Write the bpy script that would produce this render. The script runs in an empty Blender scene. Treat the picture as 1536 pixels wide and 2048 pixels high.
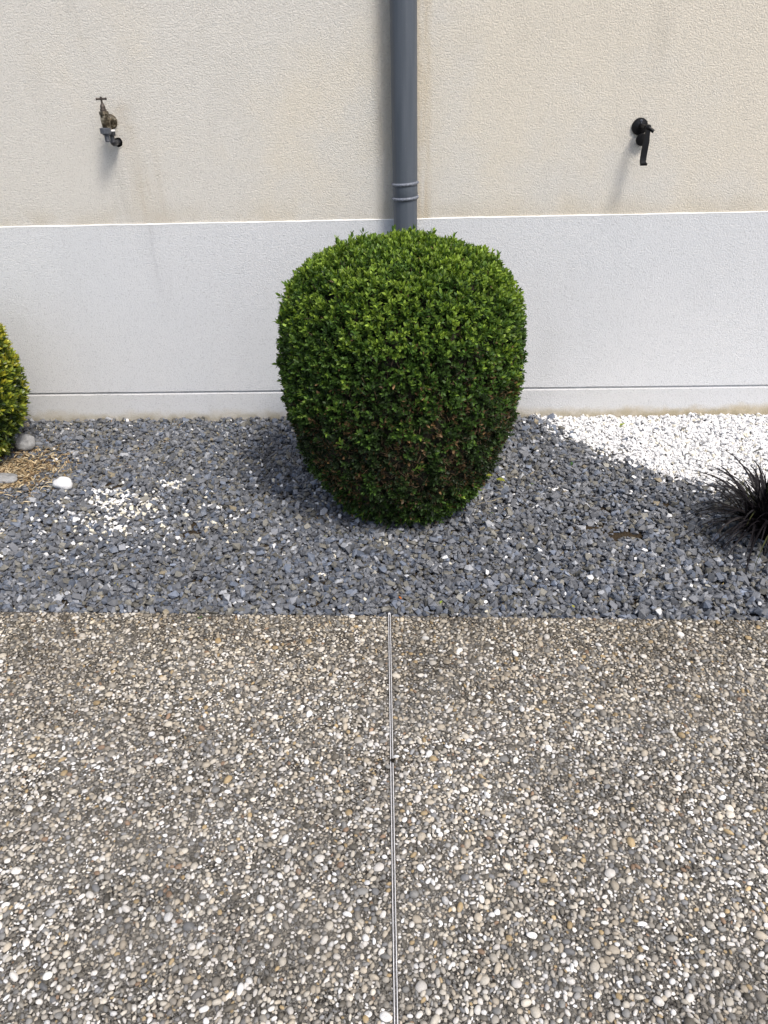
import bpy, bmesh, math, random
import numpy as np
from mathutils import Vector, Matrix, Quaternion
from mathutils import noise as mnoise

# ------------------------------------------------------------------ camera, sky, sun, exposure
scene = bpy.context.scene
COL = scene.collection
cam_data = bpy.data.cameras.new('camera')
cam = bpy.data.objects.new('camera', cam_data)
COL.objects.link(cam)
RGT = Vector((0.99922803, 0.03059204, -0.02464708))
UPV = Vector((0.00537494, 0.51502503, 0.85715828))
FWD = Vector((-0.03891608, 0.85662906, -0.51446302))
m = Matrix((RGT, UPV, -FWD)).transposed().to_4x4()
m.translation = Vector((0.02810862, -3.38429329, 1.49383739))
cam.matrix_world = m
cam_data.sensor_fit = 'AUTO'
cam_data.sensor_width = 36.0
cam_data.lens = 1532.98 / 2048 * 36.0
cam_data.clip_start = 0.05
cam_data.clip_end = 500
scene.camera = cam

SUN_FROM = Vector((0.076, -0.098, 0.180)).normalized()
sun_el = math.asin(SUN_FROM.z)
sun_rot = math.atan2(SUN_FROM.x, SUN_FROM.y)
world = bpy.data.worlds.new('World')
scene.world = world
world.use_nodes = True
wt = world.node_tree
wt.nodes.clear()
sky = wt.nodes.new('ShaderNodeTexSky')
sky.sky_type = 'NISHITA'
sky.sun_disc = False
sky.sun_elevation = sun_el
sky.sun_rotation = sun_rot
sky.air_density = 1.0
sky.dust_density = 3.0
sky.ozone_density = 1.0
bg = wt.nodes.new('ShaderNodeBackground')
bg.inputs['Strength'].default_value = 0.088
wo = wt.nodes.new('ShaderNodeOutputWorld')
wt.links.new(sky.outputs[0], bg.inputs[0])
wt.links.new(bg.outputs[0], wo.inputs[0])

sd = bpy.data.lights.new('sun', 'SUN')
sd.energy = 1.5
sd.angle = math.radians(15)
sd.color = (1.0, 0.955, 0.885)
so = bpy.data.objects.new('sun', sd)
COL.objects.link(so)
so.rotation_euler = SUN_FROM.to_track_quat('Z', 'Y').to_euler()
so.location = (2, -3, 6)

scene.view_settings.view_transform = 'Standard'
scene.view_settings.look = 'None'
scene.view_settings.gamma = 1.0
scene.view_settings.exposure = 0.96
scene.render.engine = 'CYCLES'
scene.cycles.max_bounces = 6
scene.cycles.diffuse_bounces = 3
scene.cycles.glossy_bounces = 2
scene.cycles.transmission_bounces = 3
scene.cycles.use_denoising = True

rng = np.random.default_rng(7)
random.seed(7)


# ------------------------------------------------------------------ node helpers
class NT:
    def __init__(self, name):
        self.m = bpy.data.materials.new(name)
        self.m.use_nodes = True
        self.t = self.m.node_tree
        self.t.nodes.clear()
        self.out = self.t.nodes.new('ShaderNodeOutputMaterial')
        self.bsdf = self.t.nodes.new('ShaderNodeBsdfPrincipled')
        self.t.links.new(self.bsdf.outputs[0], self.out.inputs[0])
        g = self.t.nodes.new('ShaderNodeNewGeometry')
        self.pos = g.outputs['Position']
        s = self.t.nodes.new('ShaderNodeSeparateXYZ')
        self.t.links.new(self.pos, s.inputs[0])
        self.x, self.y, self.z = s.outputs

    def put(self, sock, v):
        if isinstance(v, (int, float)):
            sock.default_value = v
        elif isinstance(v, (tuple, list)):
            sock.default_value = tuple(v) + ((1.0,) if len(v) == 3 and sock.type == 'RGBA' else ())
        else:
            self.t.links.new(v, sock)

    def math(self, op, a, b=None, c=None, clamp=False):
        n = self.t.nodes.new('ShaderNodeMath')
        n.operation = op
        n.use_clamp = clamp
        for i, v in enumerate((a, b, c)):
            if v is not None:
                self.put(n.inputs[i], v)
        return n.outputs[0]

    def mul(self, a, b): return self.math('MULTIPLY', a, b)
    def add(self, a, b): return self.math('ADD', a, b)
    def sub(self, a, b): return self.math('SUBTRACT', a, b)

    def ramp01(self, v, lo, hi):
        n = self.t.nodes.new('ShaderNodeMapRange')
        n.interpolation_type = 'SMOOTHSTEP'
        self.put(n.inputs[0], v)
        n.inputs[1].default_value = lo
        n.inputs[2].default_value = hi
        n.inputs[3].default_value = 0
        n.inputs[4].default_value = 1
        return n.outputs[0]

    def scaled(self, sc, off=(0, 0, 0)):
        n = self.t.nodes.new('ShaderNodeMapping')
        self.put(n.inputs[0], self.pos)
        n.inputs['Scale'].default_value = sc
        n.inputs['Location'].default_value = off
        return n.outputs[0]

    def noise(self, scale, detail=2, rough=0.5, vec=None, dist=0.0, color=False):
        n = self.t.nodes.new('ShaderNodeTexNoise')
        self.put(n.inputs['Vector'], vec if vec is not None else self.pos)
        n.inputs['Scale'].default_value = scale
        n.inputs['Detail'].default_value = detail
        n.inputs['Roughness'].default_value = rough
        n.inputs['Distortion'].default_value = dist
        return n.outputs['Color' if color else 'Fac']

    def voro(self, scale, feature='F1', vec=None, out='Distance', rand=1.0):
        n = self.t.nodes.new('ShaderNodeTexVoronoi')
        n.feature = feature
        self.put(n.inputs['Vector'], vec if vec is not None else self.pos)
        n.inputs['Scale'].default_value = scale
        n.inputs['Randomness'].default_value = rand
        return n.outputs[out]

    def mix(self, f, a, b, mode='MIX'):
        n = self.t.nodes.new('ShaderNodeMix')
        n.data_type = 'RGBA'
        n.blend_type = mode
        self.put(n.inputs[0], f)
        self.put(n.inputs[6], a)
        self.put(n.inputs[7], b)
        return n.outputs[2]

    def cramp(self, f, stops, interp='LINEAR'):
        n = self.t.nodes.new('ShaderNodeValToRGB')
        n.color_ramp.interpolation = interp
        e = n.color_ramp.elements
        while len(e) < len(stops):
            e.new(0.5)
        for i, (p, c) in enumerate(stops):
            e[i].position = p
            e[i].color = tuple(c) + (1,)
        self.put(n.inputs[0], f)
        return n.outputs[0]

    def attr(self, name, out='Color'):
        n = self.t.nodes.new('ShaderNodeAttribute')
        n.attribute_name = name
        return n.outputs[out]

    def bump(self, h, strength=1.0, dist=0.001, normal=None):
        n = self.t.nodes.new('ShaderNodeBump')
        n.inputs['Strength'].default_value = strength
        n.inputs['Distance'].default_value = dist
        self.put(n.inputs['Height'], h)
        if normal is not None:
            self.put(n.inputs['Normal'], normal)
        return n.outputs[0]

    def fin(self, color=None, rough=None, normal=None, metal=None, spec=None):
        b = self.bsdf.inputs
        if color is not None: self.put(b['Base Color'], color)
        if rough is not None: self.put(b['Roughness'], rough)
        if normal is not None: self.put(b['Normal'], normal)
        if metal is not None: self.put(b['Metallic'], metal)
        if spec is not None: self.put(b['Specular IOR Level'], spec)
        return self.m

    def band(self, v, c, w):
        """soft bump of half-width w round c (outline of a stain or painted streak)"""
        d = self.math('ABSOLUTE', self.sub(v, c))
        return self.sub(1.0, self.ramp01(d, w * 0.25, w))


def simple(name, col, rough=0.5, metal=0.0, spec=0.5, vary=0.25, vscale=60, bump=0.0):
    n = NT(name)
    f = n.noise(vscale, 4, 0.6)
    c2 = tuple(x * (1 - vary) for x in col)
    c3 = tuple(min(1, x * (1 + vary)) for x in col)
    c = n.cramp(f, [(0.3, c2), (0.7, c3)])
    r = n.add(n.mul(n.noise(vscale * 2, 3), 0.3), rough - 0.15)
    nm = n.bump(n.noise(vscale * 3, 4), 1.0, bump) if bump else None
    return n.fin(c, r, nm, metal, spec)


# ------------------------------------------------------------------ materials
def stucco(name, base, warm, bumpd, kind):
    n = NT(name)
    # coarse sprayed render: short pits and ridges about 7 mm across
    warp = n.noise(45, 2, 0.5, color=True)
    wv = n.t.nodes.new('ShaderNodeMix'); wv.data_type = 'VECTOR'
    wv.inputs[0].default_value = 0.010
    n.put(wv.inputs[4], n.pos); n.put(wv.inputs[5], warp)
    v = wv.outputs[1]
    a = n.noise(185, 3, 0.62, vec=v)
    b = n.noise(80, 2, 0.5, vec=v)
    c = n.noise(420, 2, 0.5)
    a2 = n.ramp01(a, 0.33, 0.62)
    h = n.add(n.add(n.mul(a2, 0.75), n.mul(b, 0.25)), n.mul(c, 0.35))
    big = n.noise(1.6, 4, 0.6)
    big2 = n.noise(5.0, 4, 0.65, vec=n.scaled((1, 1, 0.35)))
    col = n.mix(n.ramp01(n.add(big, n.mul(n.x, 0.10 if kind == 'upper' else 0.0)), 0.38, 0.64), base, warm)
    # specks of sand
    sp = n.voro(230, out='Color')
    spx = n.t.nodes.new('ShaderNodeSeparateColor'); n.put(spx.inputs[0], sp)
    col = n.mix(n.mul(n.ramp01(spx.outputs[0], 0.86, 0.98), 0.28), col, tuple(x * 0.45 for x in base))
    col = n.mix(n.mul(n.ramp01(big2, 0.5, 0.8), 0.22), col, tuple(x * 0.72 for x in warm))
    # pits tinted darker than the ridges
    col = n.mix(n.mul(n.sub(1.0, a2), 0.16), col, tuple(x * 0.5 for x in warm))
    streak = n.noise(1.0, 5, 0.65, vec=n.scaled((24, 1, 1.6)))
    if kind == 'upper':
        tan = (0.42, 0.33, 0.20)
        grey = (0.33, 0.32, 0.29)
        # rust-brown run beside and below the tap
        k = n.mul(n.band(n.x, -1.085, 0.13), n.mul(n.sub(1.0, n.ramp01(n.z, 1.02, 1.31)), n.ramp01(streak, 0.36, 0.7)))
        col = n.mix(n.mul(k, 0.26), col, tan)
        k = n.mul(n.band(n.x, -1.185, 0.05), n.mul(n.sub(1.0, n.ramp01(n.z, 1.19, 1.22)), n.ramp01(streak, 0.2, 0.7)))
        col = n.mix(n.mul(k, 0.24), col, grey)  # grey run under the tap: water stain with the tap's shadow painted in
        k = n.mul(n.band(n.x, -1.15, 0.10), n.mul(n.band(n.z, 1.28, 0.11), n.ramp01(n.noise(14, 4), 0.35, 0.7)))
        col = n.mix(n.mul(k, 0.35), col, tan)
        k = n.mul(n.band(n.x, -1.23, 0.05), n.mul(n.ramp01(n.z, 1.40, 1.7), n.ramp01(streak, 0.38, 0.65)))
        col = n.mix(n.mul(k, 0.22), col, grey)
        k = n.mul(n.band(n.x, 0.955, 0.06), n.mul(n.ramp01(n.z, 1.25, 1.65), n.ramp01(streak, 0.36, 0.68)))
        col = n.mix(n.mul(k, 0.25), col, grey)
        # brown run on both sides of the downpipe
        k = n.mul(n.band(n.x, -0.075, 0.055), n.ramp01(n.noise(1, 4, 0.6, vec=n.scaled((25, 1, 3))), 0.25, 0.6))
        col = n.mix(n.mul(k, 0.38), col, (0.42, 0.35, 0.25))
        k = n.mul(n.band(n.x, 0.068, 0.05), n.ramp01(n.noise(1, 4, 0.6, vec=n.scaled((25, 1, 3))), 0.3, 0.7))
        col = n.mix(n.mul(k, 0.42), col, (0.50, 0.37, 0.18))
        # splash tint just above the plinth
        k = n.mul(n.sub(1.0, n.ramp01(n.z, 0.90, 1.0)), n.ramp01(n.noise(6, 4, 0.6), 0.3, 0.65))
        col = n.mix(n.mul(k, 0.30), col, (0.50, 0.42, 0.28))
    else:
        k = n.mul(n.ramp01(n.z, 0.2, 0.9), n.ramp01(streak, 0.55, 0.8))
        col = n.mix(n.mul(k, 0.12), col, (0.45, 0.45, 0.45))
        k = n.mul(n.band(n.x, -1.08, 0.02), n.mul(n.ramp01(n.z, 0.55, 0.7), n.ramp01(streak, 0.4, 0.6)))
        col = n.mix(n.mul(k, 0.3), col, (0.4, 0.4, 0.41))
        # earth splashed at the foot, a few ochre runs
        e = n.noise(5.5, 5, 0.68)
        lim = n.add(n.mul(e, 0.12), -0.028)
        d = n.sub(lim, n.z)
        k = n.ramp01(d, -0.02, 0.03)
        col = n.mix(n.mul(k, n.add(0.45, n.mul(n.ramp01(n.x, 0.5, 1.4), 0.4))), col, (0.50, 0.42, 0.28))
        k = n.mul(n.sub(1.0, n.ramp01(n.z, 0.0, 0.035)), n.ramp01(n.noise(18, 4), 0.35, 0.6))
        col = n.mix(n.mul(k, 0.6), col, (0.36, 0.31, 0.20))
    return n.fin(col, 0.9, n.bump(h, 1.0, bumpd), 0, 0.25)


M = {}
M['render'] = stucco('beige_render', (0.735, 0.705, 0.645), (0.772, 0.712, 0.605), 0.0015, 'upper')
M['plinth'] = stucco('white_plinth_paint', (0.725, 0.735, 0.745), (0.74, 0.745, 0.75), 0.0011, 'plinth')
M['base'] = stucco('white_base_paint', (0.70, 0.705, 0.715), (0.69, 0.69, 0.685), 0.0010, 'plinth')
M['edge'] = simple('sunlit_edge_white', (0.88, 0.87, 0.85), 0.7, vary=0.08, vscale=25)  # whiter than the plinth: sun on the ledge put into the colour
M['hole'] = simple('dark_cavity', (0.012, 0.011, 0.010), 0.9)
M['mortar'] = simple('chipped_render', (0.70, 0.68, 0.62), 0.9, vary=0.1, vscale=200, bump=0.001)


def pvc():
    n = NT('grey_downpipe')
    f = n.noise(1, 5, 0.6, vec=n.scaled((70, 70, 2.5)))
    g = n.noise(260, 3, 0.6)
    c = n.cramp(f, [(0.3, (0.072, 0.086, 0.106)), (0.62, (0.094, 0.109, 0.132)), (0.9, (0.135, 0.150, 0.170))])
    c = n.mix(n.mul(n.ramp01(g, 0.6, 0.75), 0.25), c, (0.24, 0.25, 0.27))
    # roughness follows the streaks, bump the fine grain
    return n.fin(c, n.add(n.mul(f, 0.2), 0.36), n.bump(g, 0.5, 0.0004), 0, 0.45)
M['pipe'] = pvc()
M['pipe_ring'] = simple('pale_grey_ring', (0.165, 0.18, 0.215), 0.5, vary=0.45, vscale=160, bump=0.0006)  # rings paler and more mottled than the pipe


def stone_mat(name, rough, bumpd, bscale, spec=0.4):
    n = NT(name)
    c = n.attr('tint')
    v = n.noise(bscale, 4, 0.65)
    c2 = n.mix(n.mul(v, 1.0), (0.62, 0.62, 0.62), (1.35, 1.35, 1.35))
    c = n.mix(1.0, c, c2, 'MULTIPLY')
    return n, c, v, rough, bumpd, spec

def slate():
    n, c, v, r, bd, sp = stone_mat('slate_chips', 0.6, 0.0008, 260)
    vein = n.noise(70, 3, 0.5, dist=1.5)
    k = n.mul(n.band(vein, 0.5, 0.012), n.ramp01(n.noise(14, 2), 0.56, 0.66))
    c = n.mix(n.mul(k, 0.7), c, (0.5, 0.5, 0.5))
    return n.fin(c, n.add(n.mul(v, 0.25), 0.42), n.bump(v, 1.0, bd), 0, 0.5)
M['slate'] = slate()

def marble():
    n, c, v, r, bd, sp = stone_mat('white_chips', 0.7, 0.0008, 300)
    return n.fin(c, 0.7, n.bump(v, 1.0, bd), 0, 0.35)
M['marble'] = marble()

def pebble():
    n, c, v, r, bd, sp = stone_mat('river_pebbles', 0.6, 0.0003, 330)
    # cement film still clinging to some pebbles
    film = n.ramp01(n.noise(110, 4, 0.7), 0.50, 0.68)
    fl = n.mul(film, n.ramp01(n.noise(6, 4), 0.35, 0.65))
    c = n.mix(n.mul(fl, 0.75), c, (0.26, 0.24, 0.215))
    c = n.mix(n.mul(n.ramp01(n.noise(3.2, 5, 0.65), 0.50, 0.72), 0.35), c, (0.13, 0.105, 0.075))
    return n.fin(c, n.add(n.mul(v, 0.3), 0.45), n.bump(v, 1.0, bd), 0, 0.4)
M['pebble'] = pebble()

def cement():
    n = NT('exposed_cement')
    cell = n.voro(420, out='Color')
    s = n.t.nodes.new('ShaderNodeSeparateColor'); n.put(s.inputs[0], cell)
    grit = n.cramp(s.outputs[0], [(0.0, (0.035, 0.030, 0.025)), (0.4, (0.10, 0.088, 0.072)), (0.65, (0.17, 0.155, 0.135)),
                                  (0.85, (0.32, 0.29, 0.24)), (1.0, (0.55, 0.52, 0.46))])
    big = n.noise(7, 4, 0.65)
    near = n.ramp01(n.add(n.y, n.mul(n.noise(3, 3), 0.5)), -1.25, -1.75)
    grey = n.mix(n.noise(160, 4, 0.7), (0.09, 0.083, 0.073), (0.42, 0.40, 0.365))
    dark = n.mix(n.noise(140, 4, 0.7), (0.022, 0.016, 0.010), (0.13, 0.10, 0.065))
    k = n.ramp01(n.add(big, n.mul(n.sub(-1.62, n.y), 0.22)), 0.46, 0.62)
    c = n.mix(k, dark, grey)
    cell2 = n.voro(620, out='Color')
    s2 = n.t.nodes.new('ShaderNodeSeparateColor'); n.put(s2.inputs[0], cell2)
    grit2 = n.cramp(s2.outputs[1], [(0.0, (0.02, 0.017, 0.014)), (0.45, (0.09, 0.08, 0.068)), (0.8, (0.26, 0.24, 0.21)), (1.0, (0.6, 0.58, 0.53))])
    c = n.mix(0.42, c, grit)
    c = n.mix(0.40, c, grit2)
    # near-black crevices from noise, sunk in the bump as well
    cr = n.mul(n.ramp01(n.noise(150, 4, 0.75), 0.50, 0.60), n.add(0.35, n.mul(n.ramp01(n.noise(5, 4, 0.6), 0.40, 0.58), 0.65)))
    c = n.mix(n.mul(cr, 0.9), c, (0.016, 0.011, 0.008))
    h = n.add(n.mul(n.voro(420), 1.0), n.add(n.mul(n.noise(220, 4, 0.7), 1.2), n.mul(cr, -1.6)))
    return n.fin(c, 0.85, n.bump(h, 1.0, 0.0028), 0, 0.3)
M['cement'] = cement()

def soil():
    n = NT('damp_soil')
    v = n.noise(190, 5, 0.7)
    c = n.cramp(v, [(0.3, (0.018, 0.013, 0.008)), (0.55, (0.055, 0.040, 0.024)), (0.8, (0.12, 0.09, 0.055))])
    return n.fin(c, 0.95, n.bump(v, 1.0, 0.005), 0, 0.2)
M['soil'] = soil()

def far_ground():
    n = NT('plain_ground')
    cell = n.voro(55, out='Color')
    s = n.t.nodes.new('ShaderNodeSeparateColor'); n.put(s.inputs[0], cell)
    c = n.cramp(s.outputs[0], [(0, (0.08, 0.07, 0.06)), (0.5, (0.22, 0.20, 0.17)), (1, (0.45, 0.42, 0.36))])
    return n.fin(c, 0.9, n.bump(n.voro(55), 1.0, 0.006), 0, 0.3)
M['far'] = far_ground()

def leafmat(name, rough, spec, transl):
    n = NT(name)
    c = n.attr('tint')
    v = n.noise(220, 2, 0.5)
    c = n.mix(1.0, c, n.mix(v, (0.75, 0.75, 0.75), (1.25, 1.25, 1.25)), 'MULTIPLY')
    n.fin(c, rough, None, 0, spec)
    tr = n.t.nodes.new('ShaderNodeBsdfTranslucent')
    tc = n.mix(1.0, c, (1.25, 1.35, 0.55), 'MULTIPLY')
    n.put(tr.inputs[0], tc)
    mx = n.t.nodes.new('ShaderNodeMixShader')
    mx.inputs[0].default_value = transl
    n.t.links.new(n.bsdf.outputs[0], mx.inputs[1])
    n.t.links.new(tr.outputs[0], mx.inputs[2])
    n.t.links.new(mx.outputs[0], n.out.inputs[0])
    return n.m
M['boxleaf'] = leafmat('boxwood_leaves', 0.48, 0.32, 0.24)
M['euleaf'] = leafmat('variegated_leaves', 0.35, 0.5, 0.22)
M['blackleaf'] = leafmat('black_blades', 0.50, 0.25, 0.02)
M['litter'] = leafmat('dry_litter', 0.8, 0.2, 0.02)
M['weed'] = leafmat('weed_leaves', 0.5, 0.35, 0.3)
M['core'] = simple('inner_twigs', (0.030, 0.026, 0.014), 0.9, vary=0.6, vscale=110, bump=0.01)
M['twig'] = simple('brown_twigs', (0.15, 0.10, 0.055), 0.85, vary=0.5, vscale=90)
M['wood'] = simple('bush_stem', (0.10, 0.075, 0.05), 0.9, vary=0.4, vscale=50, bump=0.002)


def brass():
    n = NT('tarnished_brass')
    v = n.noise(55, 5, 0.65)
    w = n.noise(190, 4, 0.6)
    c = n.cramp(v, [(0.34, (0.028, 0.022, 0.016)), (0.5, (0.10, 0.080, 0.052)), (0.64, (0.46, 0.40, 0.30))])
    c = n.mix(n.mul(n.ramp01(w, 0.55, 0.75), 0.4), c, (0.22, 0.24, 0.20))
    return n.fin(c, n.add(n.mul(w, 0.35), 0.26), n.bump(w, 1.0, 0.0004), 0.75, 0.5)
M['brass'] = brass()
M['iron'] = simple('brown_spindle', (0.075, 0.060, 0.050), 0.5, 0.4, vary=0.4, vscale=120, bump=0.0004)
M['greyplastic'] = simple('grey_hose_coupling', (0.085, 0.093, 0.11), 0.42, vary=0.25, vscale=120)
M['blackplastic'] = simple('black_elbow', (0.035, 0.037, 0.042), 0.4, vary=0.3, vscale=120)
M['whitetape'] = simple('white_sealing_tape', (0.8, 0.8, 0.79), 0.6, vary=0.05)
M['blackmetal'] = simple('black_lacquer', (0.004, 0.004, 0.005), 0.42, spec=0.3, vary=0.3, vscale=100)
M['aluminium'] = simple('joint_profile', (0.82, 0.81, 0.81), 0.6, 0.0, vary=0.2, vscale=90)
M['jointfill'] = simple('joint_dirt', (0.12, 0.115, 0.115), 0.9, vary=0.9, vscale=330, bump=0.001)
def bigstone(name, lo, hi):
    n = NT(name)
    v = n.noise(38, 5, 0.65); w = n.noise(260, 4, 0.6)
    vein = n.band(n.noise(30, 3, 0.5, dist=2.0), 0.5, 0.02)
    c = n.cramp(v, [(0.3, lo), (0.7, hi)])
    c = n.mix(n.mul(vein, 0.3), c, tuple(x * 0.6 for x in lo))
    return n.fin(c, 0.6, n.bump(n.add(v, n.mul(w, 0.3)), 1.0, 0.0025), 0, 0.35)
M['whitestone'] = bigstone('white_marble_cobble', (0.60, 0.60, 0.61), (0.80, 0.80, 0.80))
M['greystone'] = bigstone('grey_cobble', (0.22, 0.22, 0.22), (0.42, 0.42, 0.42))


# ------------------------------------------------------------------ object helpers
def link(name, me, mat=None, parent=None, smooth=False):
    o = bpy.data.objects.new(name, me)
    COL.objects.link(o)
    if mat is not None:
        me.materials.append(mat)
    if smooth:
        me.polygons.foreach_set('use_smooth', [True] * len(me.polygons))
    if parent is not None:
        o.parent = parent
    return o

def tag(o, label=None, cat=None, group=None, kind=None):
    if label: o['label'] = label
    if cat: o['category'] = cat
    if group: o['group'] = group
    if kind: o['kind'] = kind
    return o

def empty(name, loc=(0, 0, 0)):
    o = bpy.data.objects.new(name, None)
    o.empty_display_size = 0.05
    COL.objects.link(o)
    o.location = loc
    return o

def np_mesh(name, V, F, tint=None, smooth=False):
    """V (n,3) floats, F (m,k) ints, tint (n,3)"""
    me = bpy.data.meshes.new(name)
    k = F.shape[1]
    me.vertices.add(len(V)); me.loops.add(F.size); me.polygons.add(len(F))
    me.vertices.foreach_set('co', np.ascontiguousarray(V, np.float32).ravel())
    me.loops.foreach_set('vertex_index', np.ascontiguousarray(F, np.int32).ravel())
    me.polygons.foreach_set('loop_start', np.arange(0, F.size, k, dtype=np.int32))
    me.polygons.foreach_set('use_smooth', np.full(len(F), bool(smooth)))
    if tint is not None:
        a = me.attributes.new('tint', 'FLOAT_COLOR', 'POINT')
        t4 = np.ones((len(V), 4), np.float32); t4[:, :3] = tint
        a.data.foreach_set('color', t4.ravel())
    me.update()
    me.validate()
    return me

def stamp(shapes, idx, mats, offs, tints):
    """join many transformed copies of base shapes (list of (V,F)) into arrays"""
    Vs, Fs, Ts, base = [], [], [], 0
    for s, (bv, bf) in enumerate(shapes):
        sel = np.nonzero(idx == s)[0]
        if not len(sel): continue
        v = np.einsum('mij,nj->mni', mats[sel], bv) + offs[sel][:, None, :]
        f = bf[None] + (np.arange(len(sel)) * len(bv))[:, None, None] + base
        Vs.append(v.reshape(-1, 3)); Fs.append(f.reshape(-1, bf.shape[1]))
        Ts.append(np.repeat(tints[sel], len(bv), 0)); base += len(sel) * len(bv)
    return np.concatenate(Vs), np.concatenate(Fs), np.concatenate(Ts)

def rotz(a):
    c, s = np.cos(a), np.sin(a); z = np.zeros_like(a); o = np.ones_like(a)
    return np.stack([np.stack([c, -s, z], -1), np.stack([s, c, z], -1), np.stack([z, z, o], -1)], -2)
def roty(a):
    c, s = np.cos(a), np.sin(a); z = np.zeros_like(a); o = np.ones_like(a)
    return np.stack([np.stack([c, z, s], -1), np.stack([z, o, z], -1), np.stack([-s, z, c], -1)], -2)

def bm_done(bm, name):
    me = bpy.data.meshes.new(name)
    bm.normal_update(); bm.to_mesh(me); bm.free()
    return me

def lathe(bm, prof, origin=(0, 0, 0), axis=(0, 0, 1), seg=32, caps=True):
    """prof: list of (radius, height) along axis"""
    q = Vector((0, 0, 1)).rotation_difference(Vector(axis).normalized())
    o = Vector(origin)
    rings = []
    for r, h in prof:
        rings.append([bm.verts.new(o + q @ Vector((r * math.cos(2 * math.pi * i / seg), r * math.sin(2 * math.pi * i / seg), h))) for i in range(seg)])
    for a, b in zip(rings[:-1], rings[1:]):
        for i in range(seg):
            j = (i + 1) % seg
            bm.faces.new((a[i], a[j], b[j], b[i]))
    if caps:
        bm.faces.new(list(reversed(rings[0]))); bm.faces.new(rings[-1])
    return rings

def tube(bm, pts, rad, seg=12, caps=True):
    pts = [Vector(p) for p in pts]
    rad = rad if isinstance(rad, (list, tuple)) else [rad] * len(pts)
    rings = []; up = None
    for i, p in enumerate(pts):
        d = (pts[min(i + 1, len(pts) - 1)] - pts[max(i - 1, 0)]).normalized()
        if up is None:
            up = d.orthogonal().normalized()
        else:
            up = (up - d * up.dot(d)).normalized()
        s = d.cross(up)
        rings.append([bm.verts.new(p + (up * math.cos(2 * math.pi * k / seg) + s * math.sin(2 * math.pi * k / seg)) * rad[i]) for k in range(seg)])
    for a, b in zip(rings[:-1], rings[1:]):
        for i in range(seg):
            j = (i + 1) % seg
            bm.faces.new((a[i], a[j], b[j], b[i]))
    if caps:
        bm.faces.new(list(reversed(rings[0]))); bm.faces.new(rings[-1])

def box(bm, lo, hi):
    x0, y0, z0 = lo; x1, y1, z1 = hi
    v = [bm.verts.new(c) for c in ((x0, y0, z0), (x1, y0, z0), (x1, y1, z0), (x0, y1, z0), (x0, y0, z1), (x1, y0, z1), (x1, y1, z1), (x0, y1, z1))]
    for f in ((0, 3, 2, 1), (4, 5, 6, 7), (0, 1, 5, 4), (1, 2, 6, 5), (2, 3, 7, 6), (3, 0, 4, 7)):
        bm.faces.new([v[i] for i in f])

def arc(c, r, a0, a1, n, u, w):
    c = Vector(c); u = Vector(u); w = Vector(w)
    return [c + u * r * math.cos(a0 + (a1 - a0) * i / n) + w * r * math.sin(a0 + (a1 - a0) * i / n) for i in range(n + 1)]

def auto_smooth(o, deg=40):
    for p in o.data.polygons: p.use_smooth = True
    o.data.set_sharp_from_angle(angle=math.radians(deg))


# ------------------------------------------------------------------ the wall
EX0, EX1 = -6.0, 6.0
def edge_y(x):
    return -1.519 - 0.0185 * x

wall = empty('house_wall', (0, 0, 0))
tag(wall, 'rough beige rendered house wall with a white painted plinth at its foot', 'wall')

def extrude_profile(name, prof, mat, wob=0.0006, x0=EX0, x1=EX1, seed=0.0, step=0.02):
    """profile points (y,z) swept along X with a slight hand-made waver; None breaks smooth"""
    xs = np.concatenate([np.arange(x0, -2.6, 0.2), np.arange(-2.6, 2.6, step), np.arange(2.6, x1 + 0.01, 0.2)])
    V = []
    for x in xs:
        for k, (y, z, w) in enumerate(prof):
            a = mnoise.noise(Vector((x * 6 + seed, 3.1 * k, 0.2))) + 0.6 * mnoise.noise(Vector((x * 30 + seed, 1.7 * k, 5)))
            V.append((x, y, z + w * wob * a))
    n = len(prof)
    F = []
    for i in range(len(xs) - 1):
        for k in range(n - 1):
            F.append((i * n + k, (i + 1) * n + k, (i + 1) * n + k + 1, i * n + k + 1))
    me = np_mesh(name, np.array(V), np.array(F))
    return link(name, me, mat, wall)

# foot course, groove, plinth, top edge coloured brighter as if sunlit (profile runs upwards, facing the viewer at -Y)
extrude_profile('base_course', [(-0.0045, -0.15, 0), (-0.0045, 0.1225, 1), (-0.0035, 0.1235, 1)], M['base'], 0.0008)
extrude_profile('groove', [(-0.0035, 0.1235, 1), (0.0030, 0.1275, 1), (0.0065, 0.1300, 0), (0.0065, 0.1345, 0), (-0.002, 0.1365, 1.2), (-0.0045, 0.1375, 1.2)], M['base'], 0.0009)
extrude_profile('plinth_panel', [(-0.0045, 0.1375, 1.2), (-0.0045, 0.8895, 1.5)], M['plinth'], 0.0009)
extrude_profile('sunlit_edge', [(-0.0045, 0.8895, 1.5), (-0.0052, 0.8905, 1.0), (-0.0048, 0.8925, 1.6), (0.0006, 0.8945, 2.6)], M['edge'], 0.0009, seed=4, step=0.008)

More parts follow.
